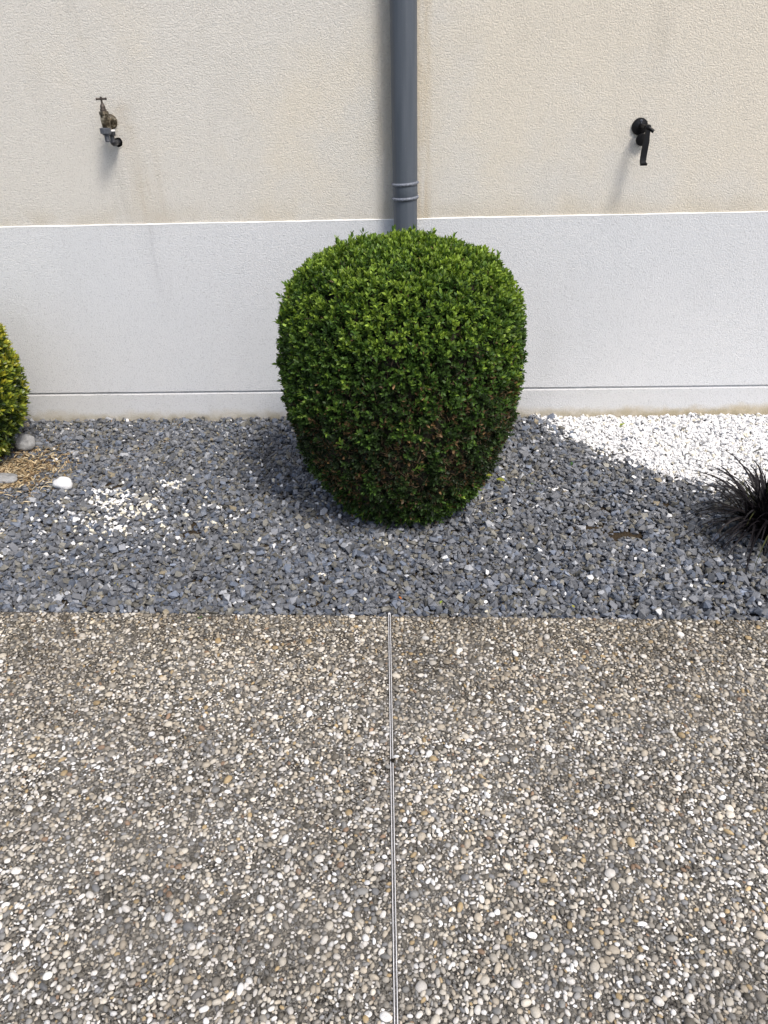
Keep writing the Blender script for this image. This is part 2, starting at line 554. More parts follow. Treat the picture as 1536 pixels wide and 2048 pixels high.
# beige render with the real hole the tap's feed comes out of
bm = bmesh.new()
HX, HZ = -1.1555, 1.2075
hx0, hx1, hz0, hz1 = HX - 0.04, HX + 0.04, HZ - 0.04, HZ + 0.04
ZT = 5.2
def quad(c):
    bm.faces.new([bm.verts.new(p) for p in c])
def rect(x0, x1, z0, z1):
    quad([(x0, 0, z0), (x1, 0, z0), (x1, 0, z1), (x0, 0, z1)])
rect(EX0, hx0, 0.893, ZT); rect(hx1, EX1, 0.893, ZT); rect(hx0, hx1, 0.893, hz0); rect(hx0, hx1, hz1, ZT)
N = 32
outer, inner, back = [], [], []
for i in range(N):
    a = 2 * math.pi * (i + 0.5) / N
    c, s = math.cos(a), math.sin(a)
    t = 0.04 / max(abs(c), abs(s))
    outer.append(bm.verts.new((HX + c * t, 0, HZ + s * t)))
    r = 0.0175 + 0.0022 * mnoise.noise(Vector((c * 2, s * 2, 1.3))) + 0.0012 * mnoise.noise(Vector((c * 7, s * 7, 3)))
    inner.append(bm.verts.new((HX + c * r, 0.0008, HZ + s * r)))
for i in range(N):
    j = (i + 1) % N
    bm.faces.new((outer[i], outer[j], inner[j], inner[i]))
for cx_, cz_, i in ((1, 1, 3), (-1, 1, 11), (-1, -1, 19), (1, -1, 27)):
    cv = bm.verts.new((HX + cx_ * 0.04, 0, HZ + cz_ * 0.04))
    bm.faces.new((outer[i], cv, outer[(i + 1) % N]))
bmesh.ops.remove_doubles(bm, verts=bm.verts, dist=1e-5)
bmesh.ops.recalc_face_normals(bm, faces=bm.faces)
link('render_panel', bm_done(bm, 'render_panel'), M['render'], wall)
bm = bmesh.new()
lathe(bm, [(0.0195, 0.0012), (0.0195, 0.08)], (HX, 0, HZ), (0, 1, 0), 24)
bm.faces.ensure_lookup_table()
f0 = min(bm.faces, key=lambda f: f.calc_center_median().y)
bm.faces.remove(f0)
link('drilled_hole', bm_done(bm, 'drilled_hole'), M['hole'], wall)
bm = bmesh.new()   # chipped rim under the hole
for k in range(7):
    a = math.radians(-110 + k * 12)
    r = 0.019
    bmesh.ops.create_icosphere(bm, subdivisions=1, radius=0.0016 + 0.0008 * random.random(), matrix=Matrix.Translation((HX + math.cos(a) * r, -0.0004, HZ + math.sin(a) * r)))
link('chipped_rim', bm_done(bm, 'chipped_rim'), M['mortar'], wall)
# masonry behind, so the wall has its thickness
bm = bmesh.new(); box(bm, (EX0, 0.09, -0.15), (EX1, 0.35, ZT))
link('masonry', bm_done(bm, 'masonry'), M['base'], wall)

# ------------------------------------------------------------------ ground setting
bm = bmesh.new()
q = 60
quad([(-q, -q, -0.12), (q, -q, -0.12), (q, q, -0.12), (-q, q, -0.12)])
tag(link('ground', bm_done(bm, 'ground'), M['far']), kind='structure')

# soil bed under the gravel, as a height field with bare patches
GX0, GX1 = -2.45, 2.15
patches = [(-1.213, -0.655, 0.060, 0.034), (-0.79, -1.03, 0.040, 0.035), (-0.80, -0.955, 0.025, 0.02), (0.655, -0.985, 0.06, 0.03), (0.78, -1.045, 0.075, 0.035),
           (0.97, -0.815, 0.035, 0.025), (0.73, -0.86, 0.05, 0.02), (-1.72, -0.56, 0.17, 0.15), (-0.50, -1.10, 0.02, 0.015)]
def patch_at(x, y):
    p = np.zeros_like(x)
    for cx_, cy_, rx, ry in patches:
        d = ((x - cx_) / rx) ** 2 + ((y - cy_) / ry) ** 2
        p = np.maximum(p, np.exp(-d * 1.1))
    return p
def soil_h(x, y):
    return -0.024 + 0.008 * patch_at(x, y) + 0.002 * np.sin(x * 9 + 1) * np.cos(y * 11)
nx, ny = 460, 150
gx = np.linspace(GX0 - 0.4, GX1 + 0.4, nx); gy = np.linspace(-1.51, 0.0, ny)
X, Y = np.meshgrid(gx, gy)
lowY = edge_y(X) + 0.003
Yb = lowY + (Y + 1.51) / 1.51 * (-0.0046 - lowY)
Z = soil_h(X, Yb)
V = np.stack([X, Yb, Z], -1).reshape(-1, 3)
ii = np.arange(nx * ny).reshape(ny, nx)
F = np.stack([ii[:-1, :-1], ii[:-1, 1:], ii[1:, 1:], ii[1:, :-1]], -1).reshape(-1, 4)
tag(link('soil', np_mesh('soil', V, F, smooth=True), M['soil']), kind='structure')
for nm, a, b in (('gravel_bed', -6.0, GX0 - 0.4), ('gravel_bed', GX1 + 0.4, 6.0)):
    bm = bmesh.new(); box(bm, (a, -1.50, -0.1), (b, -0.005, -0.012))
    tag(link(nm, bm_done(bm, nm), M['slate']), kind='structure')
    me = bpy.data.objects[nm].data

# slab
bm = bmesh.new()
v = []
for x in (-6.0, 6.0):
    for (y, z) in ((edge_y(x), -0.10), (edge_y(x), -0.0045), (edge_y(x) - 0.003, -0.0015), (-9.0, -0.0015), (-9.0, -0.10)):
        v.append(bm.verts.new((x, y, z)))
for k in range(4):
    bm.faces.new((v[k], v[k + 1], v[k + 6], v[k + 5]))
bm.faces.new(v[:5]); bm.faces.new(list(reversed(v[5:])))
bmesh.ops.recalc_face_normals(bm, faces=bm.faces)
paving = tag(link('paving', bm_done(bm, 'paving'), M['cement']), kind='structure')

# ------------------------------------------------------------------ base shapes for stones
def chip_shape(seed, flat, npts=11):
    r = random.Random(seed)
    bm = bmesh.new()
    for i in range(npts):
        a = 2 * math.pi * (i + r.uniform(-0.35, 0.35)) / npts
        top = 1 if i % 2 else -1
        rr = r.uniform(0.78, 1.08)
        bm.verts.new((math.cos(a) * rr, math.sin(a) * rr * 0.74, top * r.uniform(0.45, 1.0) * flat))
    for i in range(2):
        bm.verts.new((r.uniform(-0.5, 0.5), r.uniform(-0.38, 0.38), (1 if i % 2 else -1) * r.uniform(0.8, 1.1) * flat))
    res = bmesh.ops.convex_hull(bm, input=bm.verts)
    bmesh.ops.delete(bm, geom=[e for e in res['geom_interior'] if isinstance(e, bmesh.types.BMVert)], context='VERTS')
    bmesh.ops.triangulate(bm, faces=bm.faces)
    bm.verts.index_update(); bm.verts.ensure_lookup_table()
    V = np.array([vv.co[:] for vv in bm.verts]); F = np.array([[vv.index for vv in f.verts] for f in bm.faces])
    bm.free(); return V, F

def pebble_shape(seed, sub, flat=0.55, cut=-0.35):
    r = random.Random(seed)
    bm = bmesh.new()
    bmesh.ops.create_icosphere(bm, subdivisions=sub, radius=1)
    o = Vector((r.random() * 50, r.random() * 50, r.random() * 50))
    for vv in bm.verts:
        n = mnoise.noise(vv.co * 0.9 + o)
        vv.co *= 1 + 0.34 * n
        vv.co.z *= flat
        vv.co.y *= 0.78
    bmesh.ops.delete(bm, geom=[vv for vv in bm.verts if vv.co.z < cut * flat], context='VERTS')
    bm.verts.index_update(); bm.verts.ensure_lookup_table()
    V = np.array([vv.co[:] for vv in bm.verts]); F = np.array([[vv.index for vv in f.verts] for f in bm.faces])
    bm.free(); return V, F

# ------------------------------------------------------------------ gravel dropped stone by stone on a height field
RES = 0.0025
hx = np.arange(GX0, GX1, RES); hy = np.arange(-1.60, 0.0, RES)
HXg, HYg = np.meshgrid(hx, hy)
H = soil_h(HXg, HYg).astype(np.float64)
H += np.where(HYg < edge_y(HXg), 0.03, 0)
H0 = H.copy()

wline_x = np.array([0.60, 0.646, 0.70, 0.794, 0.93, 1.063, 1.162, 1.30, 1.394, 1.6, 2.2])
wline_y = np.array([0.02, -0.110, -0.19, -0.362, -0.50, -0.618, -0.69, -0.76, -0.80, -0.85, -0.9])
def white_prob(x, y):
    yl = np.interp(x, wline_x, wline_y)
    n = np.array([mnoise.noise(Vector((a * 9, b * 9, 0))) for a, b in zip(x, y)])
    n2 = np.array([mnoise.noise(Vector((a * 28, b * 28, 5))) for a, b in zip(x, y)])
    d = (y - yl) + 0.085 * n + 0.06 * n2 - 0.016
    p = 1 / (1 + np.exp(-(d + 0.0) / 0.032))
    p = np.where(x < 0.60, 0, p)
    p = np.minimum(p, 0.965)
    halo = 0.42 * np.exp(-np.maximum(-d, 0) / 0.055) * (x > 0.58)
    s = np.zeros_like(x)
    for cx_, cy_, rx, ry, a in ((-1.195, -0.725, .06, .03, .75), (-1.22, -0.79, .04, .035, .6), (-1.11, -0.76, .035, .02, .8), (-1.15, -0.91, .06, .02, .7), (-1.16, -0.79, .05, .04, .75), (-1.05, -0.88, .09, .07, .32), (-1.22, -0.93, .09, .05, .3), (-1.15, -0.83, .07, .05, .85), (-1.09, -0.90, .08, .035, .5), (-0.985, -0.635, .04, .022, .8), (-1.03, -0.80, .055, .035, .55),
                                (-0.93, -0.68, .03, .03, .4), (-0.92, -0.98, .035, .03, .55), (-1.10, -0.985, .06, .035, .45), (-1.36, -0.80, .04, .02, .4), (-1.32, -0.90, .06, .02, .35),
                                (-0.86, -0.88, .02, .02, .35), (-1.17, -1.10, .05, .05, .16), (-1.00, -0.9, .35, .22, .11), (-1.3, -1.0, .35, .25, .05), (0.90, -0.905, .03, .02, .3), (-0.66, -0.93, .04, .03, .2)):
        s = np.maximum(s, a * np.exp(-(((x - cx_) / rx) ** 2 + ((y - cy_) / ry) ** 2)))
    return np.maximum(np.maximum(p, halo), np.maximum(s, 0.012))

def drop(xs, ys, rad, thick, tiltmul=1.0, lim=0.010):
    n = len(xs)
    out = np.zeros((n, 3)); tx = np.zeros(n); ty = np.zeros(n); ok = np.zeros(n, bool)
    jx = rng.normal(0, 0.20, n) * tiltmul; jy = rng.normal(0, 0.20, n) * tiltmul
    for i in range(n):
        r = rad[i] * 0.8
        k = max(2, int(r / RES))
        cx_ = int((xs[i] - GX0) / RES); cy_ = int((ys[i] + 1.60) / RES)
        if cx_ - k < 0 or cy_ - k < 0 or cx_ + k >= H.shape[1] or cy_ + k >= H.shape[0]:
            k2 = min(cx_, cy_, H.shape[1] - 1 - cx_, H.shape[0] - 1 - cy_)
            if k2 < 2: continue
            k = k2
        P = H[cy_ - k:cy_ + k + 1, cx_ - k:cx_ + k + 1]
        gx_ = (P[:, k + 1:].mean() - P[:, :k].mean()) / (k * RES + 1e-6)
        gy_ = (P[k + 1:].mean() - P[:k].mean()) / (k * RES + 1e-6)
        gx_ = min(max(gx_, -0.7), 0.7) + jx[i]; gy_ = min(max(gy_, -0.7), 0.7) + jy[i]
        mu = P.mean(); mx = P.max()
        zc = 0.62 * mu + 0.38 * mx + thick[i] * 0.42
        if zc > lim: continue
        ax = np.arange(-k, k + 1) * RES
        d2 = (ax[None] ** 2 + ax[:, None] ** 2) / (r * r)
        cap = zc + gx_ * ax[None] + gy_ * ax[:, None] + thick[i] * 0.9 * np.sqrt(np.maximum(0, 1 - d2))
        np.maximum(P, np.where(d2 < 1, cap, -1), out=P)
        out[i] = (xs[i], ys[i], zc); tx[i] = gx_; ty[i] = gy_; ok[i] = True
    return out, tx, ty, ok

def jgrid(x0, x1, y0, y1, s, jit=0.5):
    ax = np.arange(x0, x1, s); ay = np.arange(y0, y1, s)
    A, B = np.meshgrid(ax, ay); A = A.ravel(); B = B.ravel()
    A = A + rng.uniform(-jit, jit, len(A)) * s; B = B + rng.uniform(-jit, jit, len(B)) * s
    o = rng.permutation(len(A)); return A[o], B[o]

chips = [chip_shape(100 + i, f, 6 + i % 3) for i, f in enumerate([.26, .32, .40, .28, .48, .24, .36, .44, .30, .27, .5, .34, .38, .29])]

gV = {'slate': [], 'white': []}
def make_layer(spacing, rmean, white, lim, skip_patch):
    x, y = jgrid(GX0 + 0.02, GX1 - 0.02, -1.56, -0.004, spacing)
    wp = white_prob(x, y)
    is_w = rng.random(len(x)) < wp
    keep = is_w if white else ~is_w
    pk = patch_at(x, y)
    keep &= rng.random(len(x)) > np.clip(pk * skip_patch * 0.9, 0, 0.94)
    x, y = x[keep], y[keep]
    r = rmean * np.exp(rng.normal(0, 0.30, len(x)))
    r = np.clip(r, rmean * 0.5, rmean * 1.9)
    inside = (y - r * 0.62 > edge_y(x) - 0.0015)
    if white:
        # white stones stay off the bush foot only by chance
        pass
    y = np.minimum(y, -0.006 - r * 0.5)
    x, y, r = x[inside], y[inside], r[inside]
    fl = rng.integers(0, len(chips), len(x))
    hts = np.array([c[0][:, 2].max() for c in chips])[fl]
    pos, tx, ty, ok = drop(x, y, r, r * hts, 1.0, lim)
    x, y, r, fl, pos, tx, ty = x[ok], y[ok], r[ok], fl[ok], pos[ok], tx[ok], ty[ok]
    n = len(r)
    # build rotation: yaw about z then tilt so that local z follows (-tx,-ty,1)
    nz = np.stack([-tx, -ty, np.ones(n)], -1); nz /= np.linalg.norm(nz, axis=1)[:, None]
    a = rng.uniform(0, 2 * np.pi, n)
    t = np.stack([np.cos(a), np.sin(a), np.zeros(n)], -1)
    t -= nz * (t * nz).sum(1)[:, None]; t /= np.linalg.norm(t, axis=1)[:, None]
    b = np.cross(nz, t)
    R_ = np.stack([t, b, nz], -1)
    S = np.stack([r * rng.uniform(0.9, 1.35, n), r * rng.uniform(0.8, 1.25, n), r * rng.uniform(0.8, 1.3, n)], -1)
    # steep ones: a few chips standing on edge
    return fl, R_ * S[:, None, :], pos, n

def slate_tint(n):
    base = np.array([0.136, 0.142, 0.156])
    v = np.exp(rng.normal(0, 0.26, n))
    t = base[None] * v[:, None]
    k = rng.random(n)
    warm = k < 0.16
    t[warm] = (np.array([0.160, 0.152, 0.130])[None] * v[warm][:, None])
    blue = (k > 0.16) & (k < 0.35)
    t[blue] = (np.array([0.122, 0.140, 0.176])[None] * v[blue][:, None])
    tan = (k > 0.994)
    t[tan] = np.array([0.26, 0.22, 0.15])
    pale = (k > 0.955) & (k <= 0.994)
    t[pale] = np.array([0.36, 0.37, 0.39])
    return np.clip(t, 0.02, 0.8)
def white_tint(x, n):
    v = rng.uniform(0.86, 1.06, n)
    t = np.array([0.83, 0.825, 0.82])[None] * v[:, None]
    left = x < 0.3
    k = rng.random(n) < np.where(left, 0.35, 0.05)
    t[k] = np.array([0.74, 0.69, 0.56])[None] * v[k][:, None]
    return np.clip(t, 0, 0.90)

acc_s, acc_w = [], []
for sp, rm, white, lim, skp in ((0.0158, 0.0112, False, 0.02, 1.25), (0.014, 0.0080, True, 0.02, 1.3), (0.0182, 0.0108, False, 0.004, 1.6), (0.0135, 0.0078, True, 0.003, 1.6),
                                (0.021, 0.0105, False, 0.006, 1.8), (0.015, 0.0076, True, 0.006, 1.8)):
    fl, A, pos, n = make_layer(sp, rm, white, lim, skp)
    if white:
        acc_w.append((fl, A, pos, white_tint(pos[:, 0], n)))
    else:
        acc_s.append((fl, A, pos, slate_tint(n)))
for nm, acc, mat in (('slate_gravel', acc_s, 'slate'), ('white_gravel', acc_w, 'marble')):
    cat = [np.concatenate([a[k] for a in acc]) for k in range(4)]
    print(nm, len(cat[0]))
    V, F, T = stamp(chips, cat[0], cat[1], cat[2], cat[3])
    o = link(nm, np_mesh(nm, V, F, T), M[mat])
    if nm == 'slate_gravel':
        tag(o, 'blue grey slate chippings covering the bed between wall and paving', 'gravel', kind='stuff')
    else:
        tag(o, 'bright white marble chippings lying against the wall and strewn over the slate', 'gravel', kind='stuff')

def gz(x, y):
    i = int((y + 1.60) / RES); j = int((x - GX0) / RES)
    i = min(max(i, 1), H.shape[0] - 2); j = min(max(j, 1), H.shape[1] - 2)
    return float(H[i - 1:i + 2, j - 1:j + 2].mean())

# ------------------------------------------------------------------ pebbles of the exposed-aggregate slab
PX0, PX1, PY0, PY1 = -1.65, 1.45, -2.95, -1.505
R2 = 0.00125
occ = np.zeros((int((PY1 - PY0) / R2) + 40, int((PX1 - PX0) / R2) + 40), np.uint8)
def in_view(x, y):
    return True
pb = []
def scatter(num, rlo, rhi, maxov, power=1.0):
    xs = rng.uniform(PX0, PX1, num); ys = rng.uniform(PY0, PY1, num)
    # skip corners the camera could never see even a step aside
    half = 0.75 + (ys - PY0) / (PY1 - PY0) * 0.85
    kp = np.abs(xs + 0.07) < half + 0.12
    xs, ys = xs[kp], ys[kp]
    rr = rlo + (rhi - rlo) * rng.random(len(xs)) ** power
    an = rng.uniform(0, np.pi, len(xs)); as_ = rng.uniform(0.48, 0.92, len(xs))
    for x, y, r, a, s in zip(xs, ys, rr, an, as_):
        if y + r * 0.6 > edge_y(x) - 0.001: continue
        jl = -0.0495 + (-1.5115 - y) * 0.0351
        if abs(x - jl) < 0.0040 + r * 0.78: continue
        k = int(r / R2) + 1
        i = int((y - PY0) / R2) + 20; j = int((x - PX0) / R2) + 20
        if i - k < 0 or j - k < 0 or i + k >= occ.shape[0] or j + k >= occ.shape[1]: continue
        P = occ[i - k:i + k + 1, j - k:j + k + 1]
        if P[k, k]: continue
        ax = np.arange(-k, k + 1) * R2
        c_, s_ = math.cos(a), math.sin(a)
        u = (ax[None] * c_ + ax[:, None] * s_) / r; w = (-ax[None] * s_ + ax[:, None] * c_) / (r * s)
        msk = (u * u + w * w) < 0.80
        ms = msk.sum()
        if ms == 0 or (P[msk] > 0).sum() > maxov * ms: continue
        P[msk] = 1
        pb.append((x, y, r, a, s))
scatter(2600, 0.0074, 0.0120, 0.0, 1.8)
scatter(50000, 0.0047, 0.0076, 0.12, 1.8)
scatter(110000, 0.0034, 0.0050, 0.14, 1.0)
scatter(80000, 0.0020, 0.0036, 0.10, 1.0)
pb = np.array(pb)
print('pebbles', len(pb))
npb = len(pb)
pshape = [pebble_shape(500 + i, 2, cut=-0.15) for i in range(8)] + [pebble_shape(600 + i, 1, cut=-0.3) for i in range(8)]
big = pb[:, 2] > 0.0050
pidx = np.where(big, rng.integers(0, 8, npb), rng.integers(8, 16, npb))
rot = rotz(pb[:, 3]) @ roty(rng.normal(0, 0.16, npb)) @ rotz(np.zeros(npb))
zs = pb[:, 2] * rng.uniform(0.75, 1.25, npb)
S = np.stack([pb[:, 2], pb[:, 2] * pb[:, 4] / 0.78, zs], -1)
off = np.stack([pb[:, 0], pb[:, 1], -0.0015 - pb[:, 2] * rng.uniform(-0.34, 0.06, npb)], -1)
pal = np.array([[0.62, 0.58, 0.52], [0.52, 0.47, 0.385], [0.40, 0.345, 0.265], [0.29, 0.262, 0.218], [0.22, 0.212, 0.195], [0.11, 0.098, 0.078], [0.38, 0.28, 0.15], [0.25, 0.165, 0.105], [0.72, 0.70, 0.66], [0.19, 0.187, 0.183]])
pp = np.array([0.17, 0.17, 0.17, 0.17, 0.12, 0.09, 0.03, 0.012, 0.085, 0.06]); pp = pp / pp.sum()
ti = rng.choice(len(pal), npb, p=pp)
tint = pal[ti] * np.exp(rng.normal(0, 0.16, npb))[:, None]
reg = np.array([mnoise.noise(Vector((a * 2.6, b * 2.6, 3))) + 0.6 * mnoise.noise(Vector((a * 7, b * 7, 8))) for a, b in pb[:, :2]])
tint = tint * (1 + 0.30 * np.clip(reg, -0.6, 0.5))[:, None]
sm = np.clip((0.0042 - pb[:, 2]) / 0.002, 0, 1) * rng.random(npb)
tint = tint * (1 - 0.55 * sm[:, None])
# the strip beside the bed is stained browner by soil washed over it
br = np.clip((pb[:, 1] + 2.05) / 0.50, 0, 1) * (0.4 + 0.6 * rng.random(npb))
tint = tint * (1 - br[:, None] * np.array([0.26, 0.31, 0.40])[None])
tint = np.clip(tint * np.array([1.0, 1.015, 1.05]), 0.01, 0.85)
V, F, T = stamp(pshape, pidx, rot * S[:, None, :], off, tint)
o = link('aggregate', np_mesh('aggregate', V, F, T, smooth=True), M['pebble'], paving)
tag(o, 'small rounded river pebbles set in the concrete', kind='stuff')

# ------------------------------------------------------------------ joint strip
js = empty('joint_strip', (-0.0495, -1.512, 0))
tag(js, 'thin pale metal expansion strip running towards the viewer between two paving slabs', 'joint strip')
jd = Vector((0.0351, -1, 0)).normalized(); jn = Vector((1, 0.0351, 0)).normalized()
def strip(name, a, b, zlo, zhi, mat, seed, L=3.0, wob=0.00025):
    bm = bmesh.new()
    ns = 260; prev = None
    for i in range(ns + 1):
        p = jd * (L * i / ns)
        w = wob * mnoise.noise(Vector((i * 0.35, seed, 0))) + 0.0008 * mnoise.noise(Vector((i * 0.03, 7, 0)))
        wz = 0.0004 * mnoise.noise(Vector((i * 0.3, seed + 3, 2)))
        ring = [bm.verts.new(p + jn * (a + w) + Vector((0, 0, zlo))), bm.verts.new(p + jn * (a + w) + Vector((0, 0, zhi + wz - 0.0003))), bm.verts.new(p + jn * ((a * 3 + b) / 4 + w) + Vector((0, 0, zhi + wz))),
                bm.verts.new(p + jn * ((a + 3 * b) / 4 + w) + Vector((0, 0, zhi + wz))), bm.verts.new(p + jn * (b + w) + Vector((0, 0, zhi + wz - 0.0003))), bm.verts.new(p + jn * (b + w) + Vector((0, 0, zlo)))]
        if prev:
            for k in range(5): bm.faces.new((prev[k], prev[k + 1], ring[k + 1], ring[k]))
        else: bm.faces.new(list(reversed(ring)))
        prev = ring
    bm.faces.new(prev)
    return link(name, bm_done(bm, name), mat, js)
strip('side_rail', -0.0036, -0.0022, -0.004, 0.0032, M['aluminium'], 1)
strip('side_rail', 0.0022, 0.0036, -0.004, 0.0032, M['aluminium'], 2)
strip('joint_filling', -0.0022, 0.0022, -0.004, 0.0008, M['jointfill'], 3, wob=0)
bm = bmesh.new()
lathe(bm, [(0.0036, -0.004), (0.0036, 0.0026), (0.0031, 0.0030), (0.0018, 0.0034)], (0, 0.0012, 0), (0, 0, 1), 16)
link('end_cap', bm_done(bm, 'end_cap'), M['aluminium'], js)

# ------------------------------------------------------------------ downpipe
dp = empty('downpipe', (0, -0.057, -0.02))
tag(dp, 'grey plastic downpipe running down the wall behind the clipped round bush', 'downpipe')
def pipe_part(name, prof, mat, z0=0.0, seg=64, tilt=0.0, caps=True):
    bm = bmesh.new()
    lathe(bm, prof, (0, 0, 0), (0, 0, 1), seg, caps)
    o = link(name, bm_done(bm, name), mat, dp)
    auto_smooth(o, 35)
    o.location = (0, 0, z0 + 0.02); o.rotation_euler = (0, tilt, 0)
    return o
pipe_part('lower_pipe', [(0.0482, -0.02), (0.0482, 0.98)], M['pipe'])
pipe_part('upper_pipe', [(0.0498, 1.015), (0.0498, 5.2)], M['pipe'])
def torus_prof(R, r, n=10):
    return [(R + r * math.cos(a), r * math.sin(a)) for a in [(-math.pi / 2) + math.pi * i / n for i in range(n + 1)]]
CZ = 1.0120
TL = math.radians(-3.6)
pipe_part('collar', [(0.0487, -0.036), (0.0500, -0.034), (0.0500, 0.030), (0.0492, 0.033)], M['pipe'], CZ, tilt=TL)
for dz in (-0.0275, 0.0265):
    pipe_part('ring', torus_prof(0.0492, 0.0064), M['pipe_ring'], CZ + dz, tilt=TL)

# ------------------------------------------------------------------ brass tap
tap = empty('garden_tap', (-1.171, 0, 1.285))
tag(tap, 'tarnished brass garden tap with T handle and grey hose coupling on the wall', 'tap')
TO = Vector((-1.171, 0, 1.285))
def tp(name, build, mat, parent=None, sharp=35):
    bm = bmesh.new(); build(bm)
    me = bm_done(bm, name)
    me.transform(Matrix.Translation(-TO))
    o = link(name, me, mat, parent or tap)
    auto_smooth(o, sharp)
    return o
BX, BY = -1.160, -0.088      # axis of the tap body
tp('wall_flange', lambda b: lathe(b, [(0.0275, 0.0), (0.0280, 0.003), (0.0268, 0.0065), (0.0225, 0.0085), (0.0150, 0.010), (0.0125, 0.013), (0.0118, 0.016)], (-1.171, 0, 1.283), (0, -1, 0), 40), M['brass'])
def body(b):
    tube(b, [(-1.170, -0.012, 1.284), (-1.168, -0.04, 1.285), (-1.163, -0.07, 1.287), (BX, -0.084, 1.287)], [0.0105, 0.0105, 0.013, 0.014], 20)
    lathe(b, [(0.0135, 1.262), (0.0148, 1.272), (0.0165, 1.285), (0.0170, 1.297), (0.0160, 1.307), (0.0155, 1.311), (0.0178, 1.313), (0.0178, 1.322), (0.0165, 1.324)], (BX, BY, 0), (0, 0, 1), 28)
    tube(b, [(-1.168, -0.04, 1.284), (-1.165, -0.045, 1.262), (-1.164, -0.045, 1.250)], [0.009, 0.009, 0.009], 16)
tp('tap_body', body, M['brass'])
tp('bonnet', lambda b: lathe(b, [(0.0130, 1.322), (0.0130, 1.331), (0.0108, 1.333), (0.0100, 1.337), (0.0102, 1.341), (0.0062, 1.350), (0.0050, 1.351)], (BX, BY, 0), (0, 0, 1), 8), M['iron'], sharp=20)
sp_ = tp('spindle', lambda b: lathe(b, [(0.0040, 1.348), (0.0036, 1.358), (0.0042, 1.366), (0.0050, 1.371), (0.0040, 1.374)], (BX, BY, 0), (0, 0, 1), 14), M['iron'])
def tee(b):
    L = 0.0205
    hz = 1.3665
    lathe(b, [(0.0030, -L), (0.0046, -L + 0.001), (0.0048, -L + 0.004), (0.0036, -L + 0.007), (0.0038, 0), (0.0036, L - 0.007), (0.0048, L - 0.004), (0.0046, L - 0.001), (0.0030, L)], (BX, BY, hz), (1, 0.1, 0.0), 16)
tp('handle', tee, M['iron'])
def coupling(b):
    lathe(b, [(0.0195, 1.247), (0.0210, 1.248), (0.0213, 1.266), (0.0200, 1.2675), (0.0150, 1.268)], (BX - 0.0065, BY, 0), (0, 0, 1), 12)
tp('coupling_nut', coupling, M['greyplastic'], sharp=20)
def nip(b):
    p = [(0.0175, 1.249), (0.0145, 1.243), (0.0098, 1.240)]
    z = 1.240
    for k in range(4):
        p += [(0.0092, z), (0.0102, z - 0.0015), (0.0092, z - 0.0048)]; z -= 0.0055
    p += [(0.0075, z - 0.001)]
    lathe(b, p, (BX - 0.0055, BY, 0), (0, 0, 1), 20)
tp('hose_nipple', nip, M['greyplastic'], sharp=25)
def nut2(b):
    lathe(b, [(0.0120, 1.235), (0.0138, 1.238), (0.0138, 1.249), (0.0115, 1.251)], (-1.1585, -0.045, 0), (0, 0, 1), 6)
tp('feed_nut', nut2, M['blackplastic'], sharp=20)
tp('sealing_tape', lambda b: lathe(b, [(0.0105, 1.250), (0.0128, 1.2515), (0.0128, 1.2555), (0.0100, 1.257)], (-1.1570, -0.043, 0), (0, 0, 1), 20), M['whitetape'])
def elbow(b):
    pts = [Vector((-1.1600, -0.045, 1.238)), Vector((-1.1605, -0.045, 1.222))]
    pts += [Vector((-1.1608 + 0.002 * i / 5, -0.045 + 0.014 * (1 - math.cos(i / 5 * math.pi / 2)), 1.219 - 0.010 * math.sin(i / 5 * math.pi / 2))) for i in range(1, 6)]
    pts += [Vector((-1.1575, -0.01, 1.208)), Vector((-1.1565, 0.03, 1.2075))]
    tube(b, pts, [0.0085, 0.0088, 0.0125, 0.0132, 0.0132, 0.0130, 0.0125, 0.0105, 0.0105], 18)
tp('feed_elbow', elbow, M['blackplastic'])

# ------------------------------------------------------------------ black lever valve on the right
hk = empty('lever_valve', (0.9205, 0, 1.219))
tag(hk, 'black metal lever valve with round plate and hanging handle on the right of the wall', 'valve')
HO = Vector((0.9205, 0, 1.219))
def hp(name, build, mat=None, sharp=35, bev=0.0):
    bm = bmesh.new(); build(bm)
    if bev:
        bmesh.ops.bevel(bm, geom=list(bm.edges), offset=bev, segments=2, affect='EDGES')
    me = bm_done(bm, name)
    me.transform(Matrix.Translation(-HO))
    o = link(name, me, mat or M['blackmetal'], hk)
    auto_smooth(o, sharp); return o
hp('wall_plate', lambda b: lathe(b, [(0.030, 0), (0.0312, 0.002), (0.0312, 0.006), (0.0295, 0.0085), (0.016, 0.011), (0.012, 0.013)], (0.9205, 0, 1.219), (0, -1, 0), 48))
hp('lower_plate', lambda b: lathe(b, [(0.021, 0.008), (0.0225, 0.010), (0.0225, 0.014), (0.0205, 0.0165), (0.008, 0.018)], (0.931, -0.006, 1.173), (0, -1, 0), 40))
hp('spindle', lambda b: tube(b, [(0.9215, -0.008, 1.222), (0.923, -0.04, 1.222), (0.927, -0.072, 1.2225)], [0.0085, 0.0075, 0.0075], 18))
hp('screw_glint', lambda b: (lathe(b, [(0.0048, 0), (0.0048, 0.004), (0.003, 0.005)], (0.922, -0.0085, 1.240), (0, -1, 0), 12), lathe(b, [(0.0022, 0), (0.0022, 0.002)], (0.922, -0.014, 1.233), (0, -1, 0), 10)), M['greyplastic'])  # pale screw heads, enlarged to stand in for glints on the plate
hp('pivot', lambda b: (lathe(b, [(0.0085, -0.007), (0.0102, -0.006), (0.0102, 0.006), (0.0085, 0.007)], (0.9335, -0.078, 1.2215), (0, -1, 0), 28), tube(b, [(0.925, -0.070, 1.2225), (0.934, -0.078, 1.2235)], 0.006, 14)))
hp('stub', lambda b: tube(b, [(0.936, -0.080, 1.2200), (0.9545, -0.087, 1.2065)], 0.0066, 18))
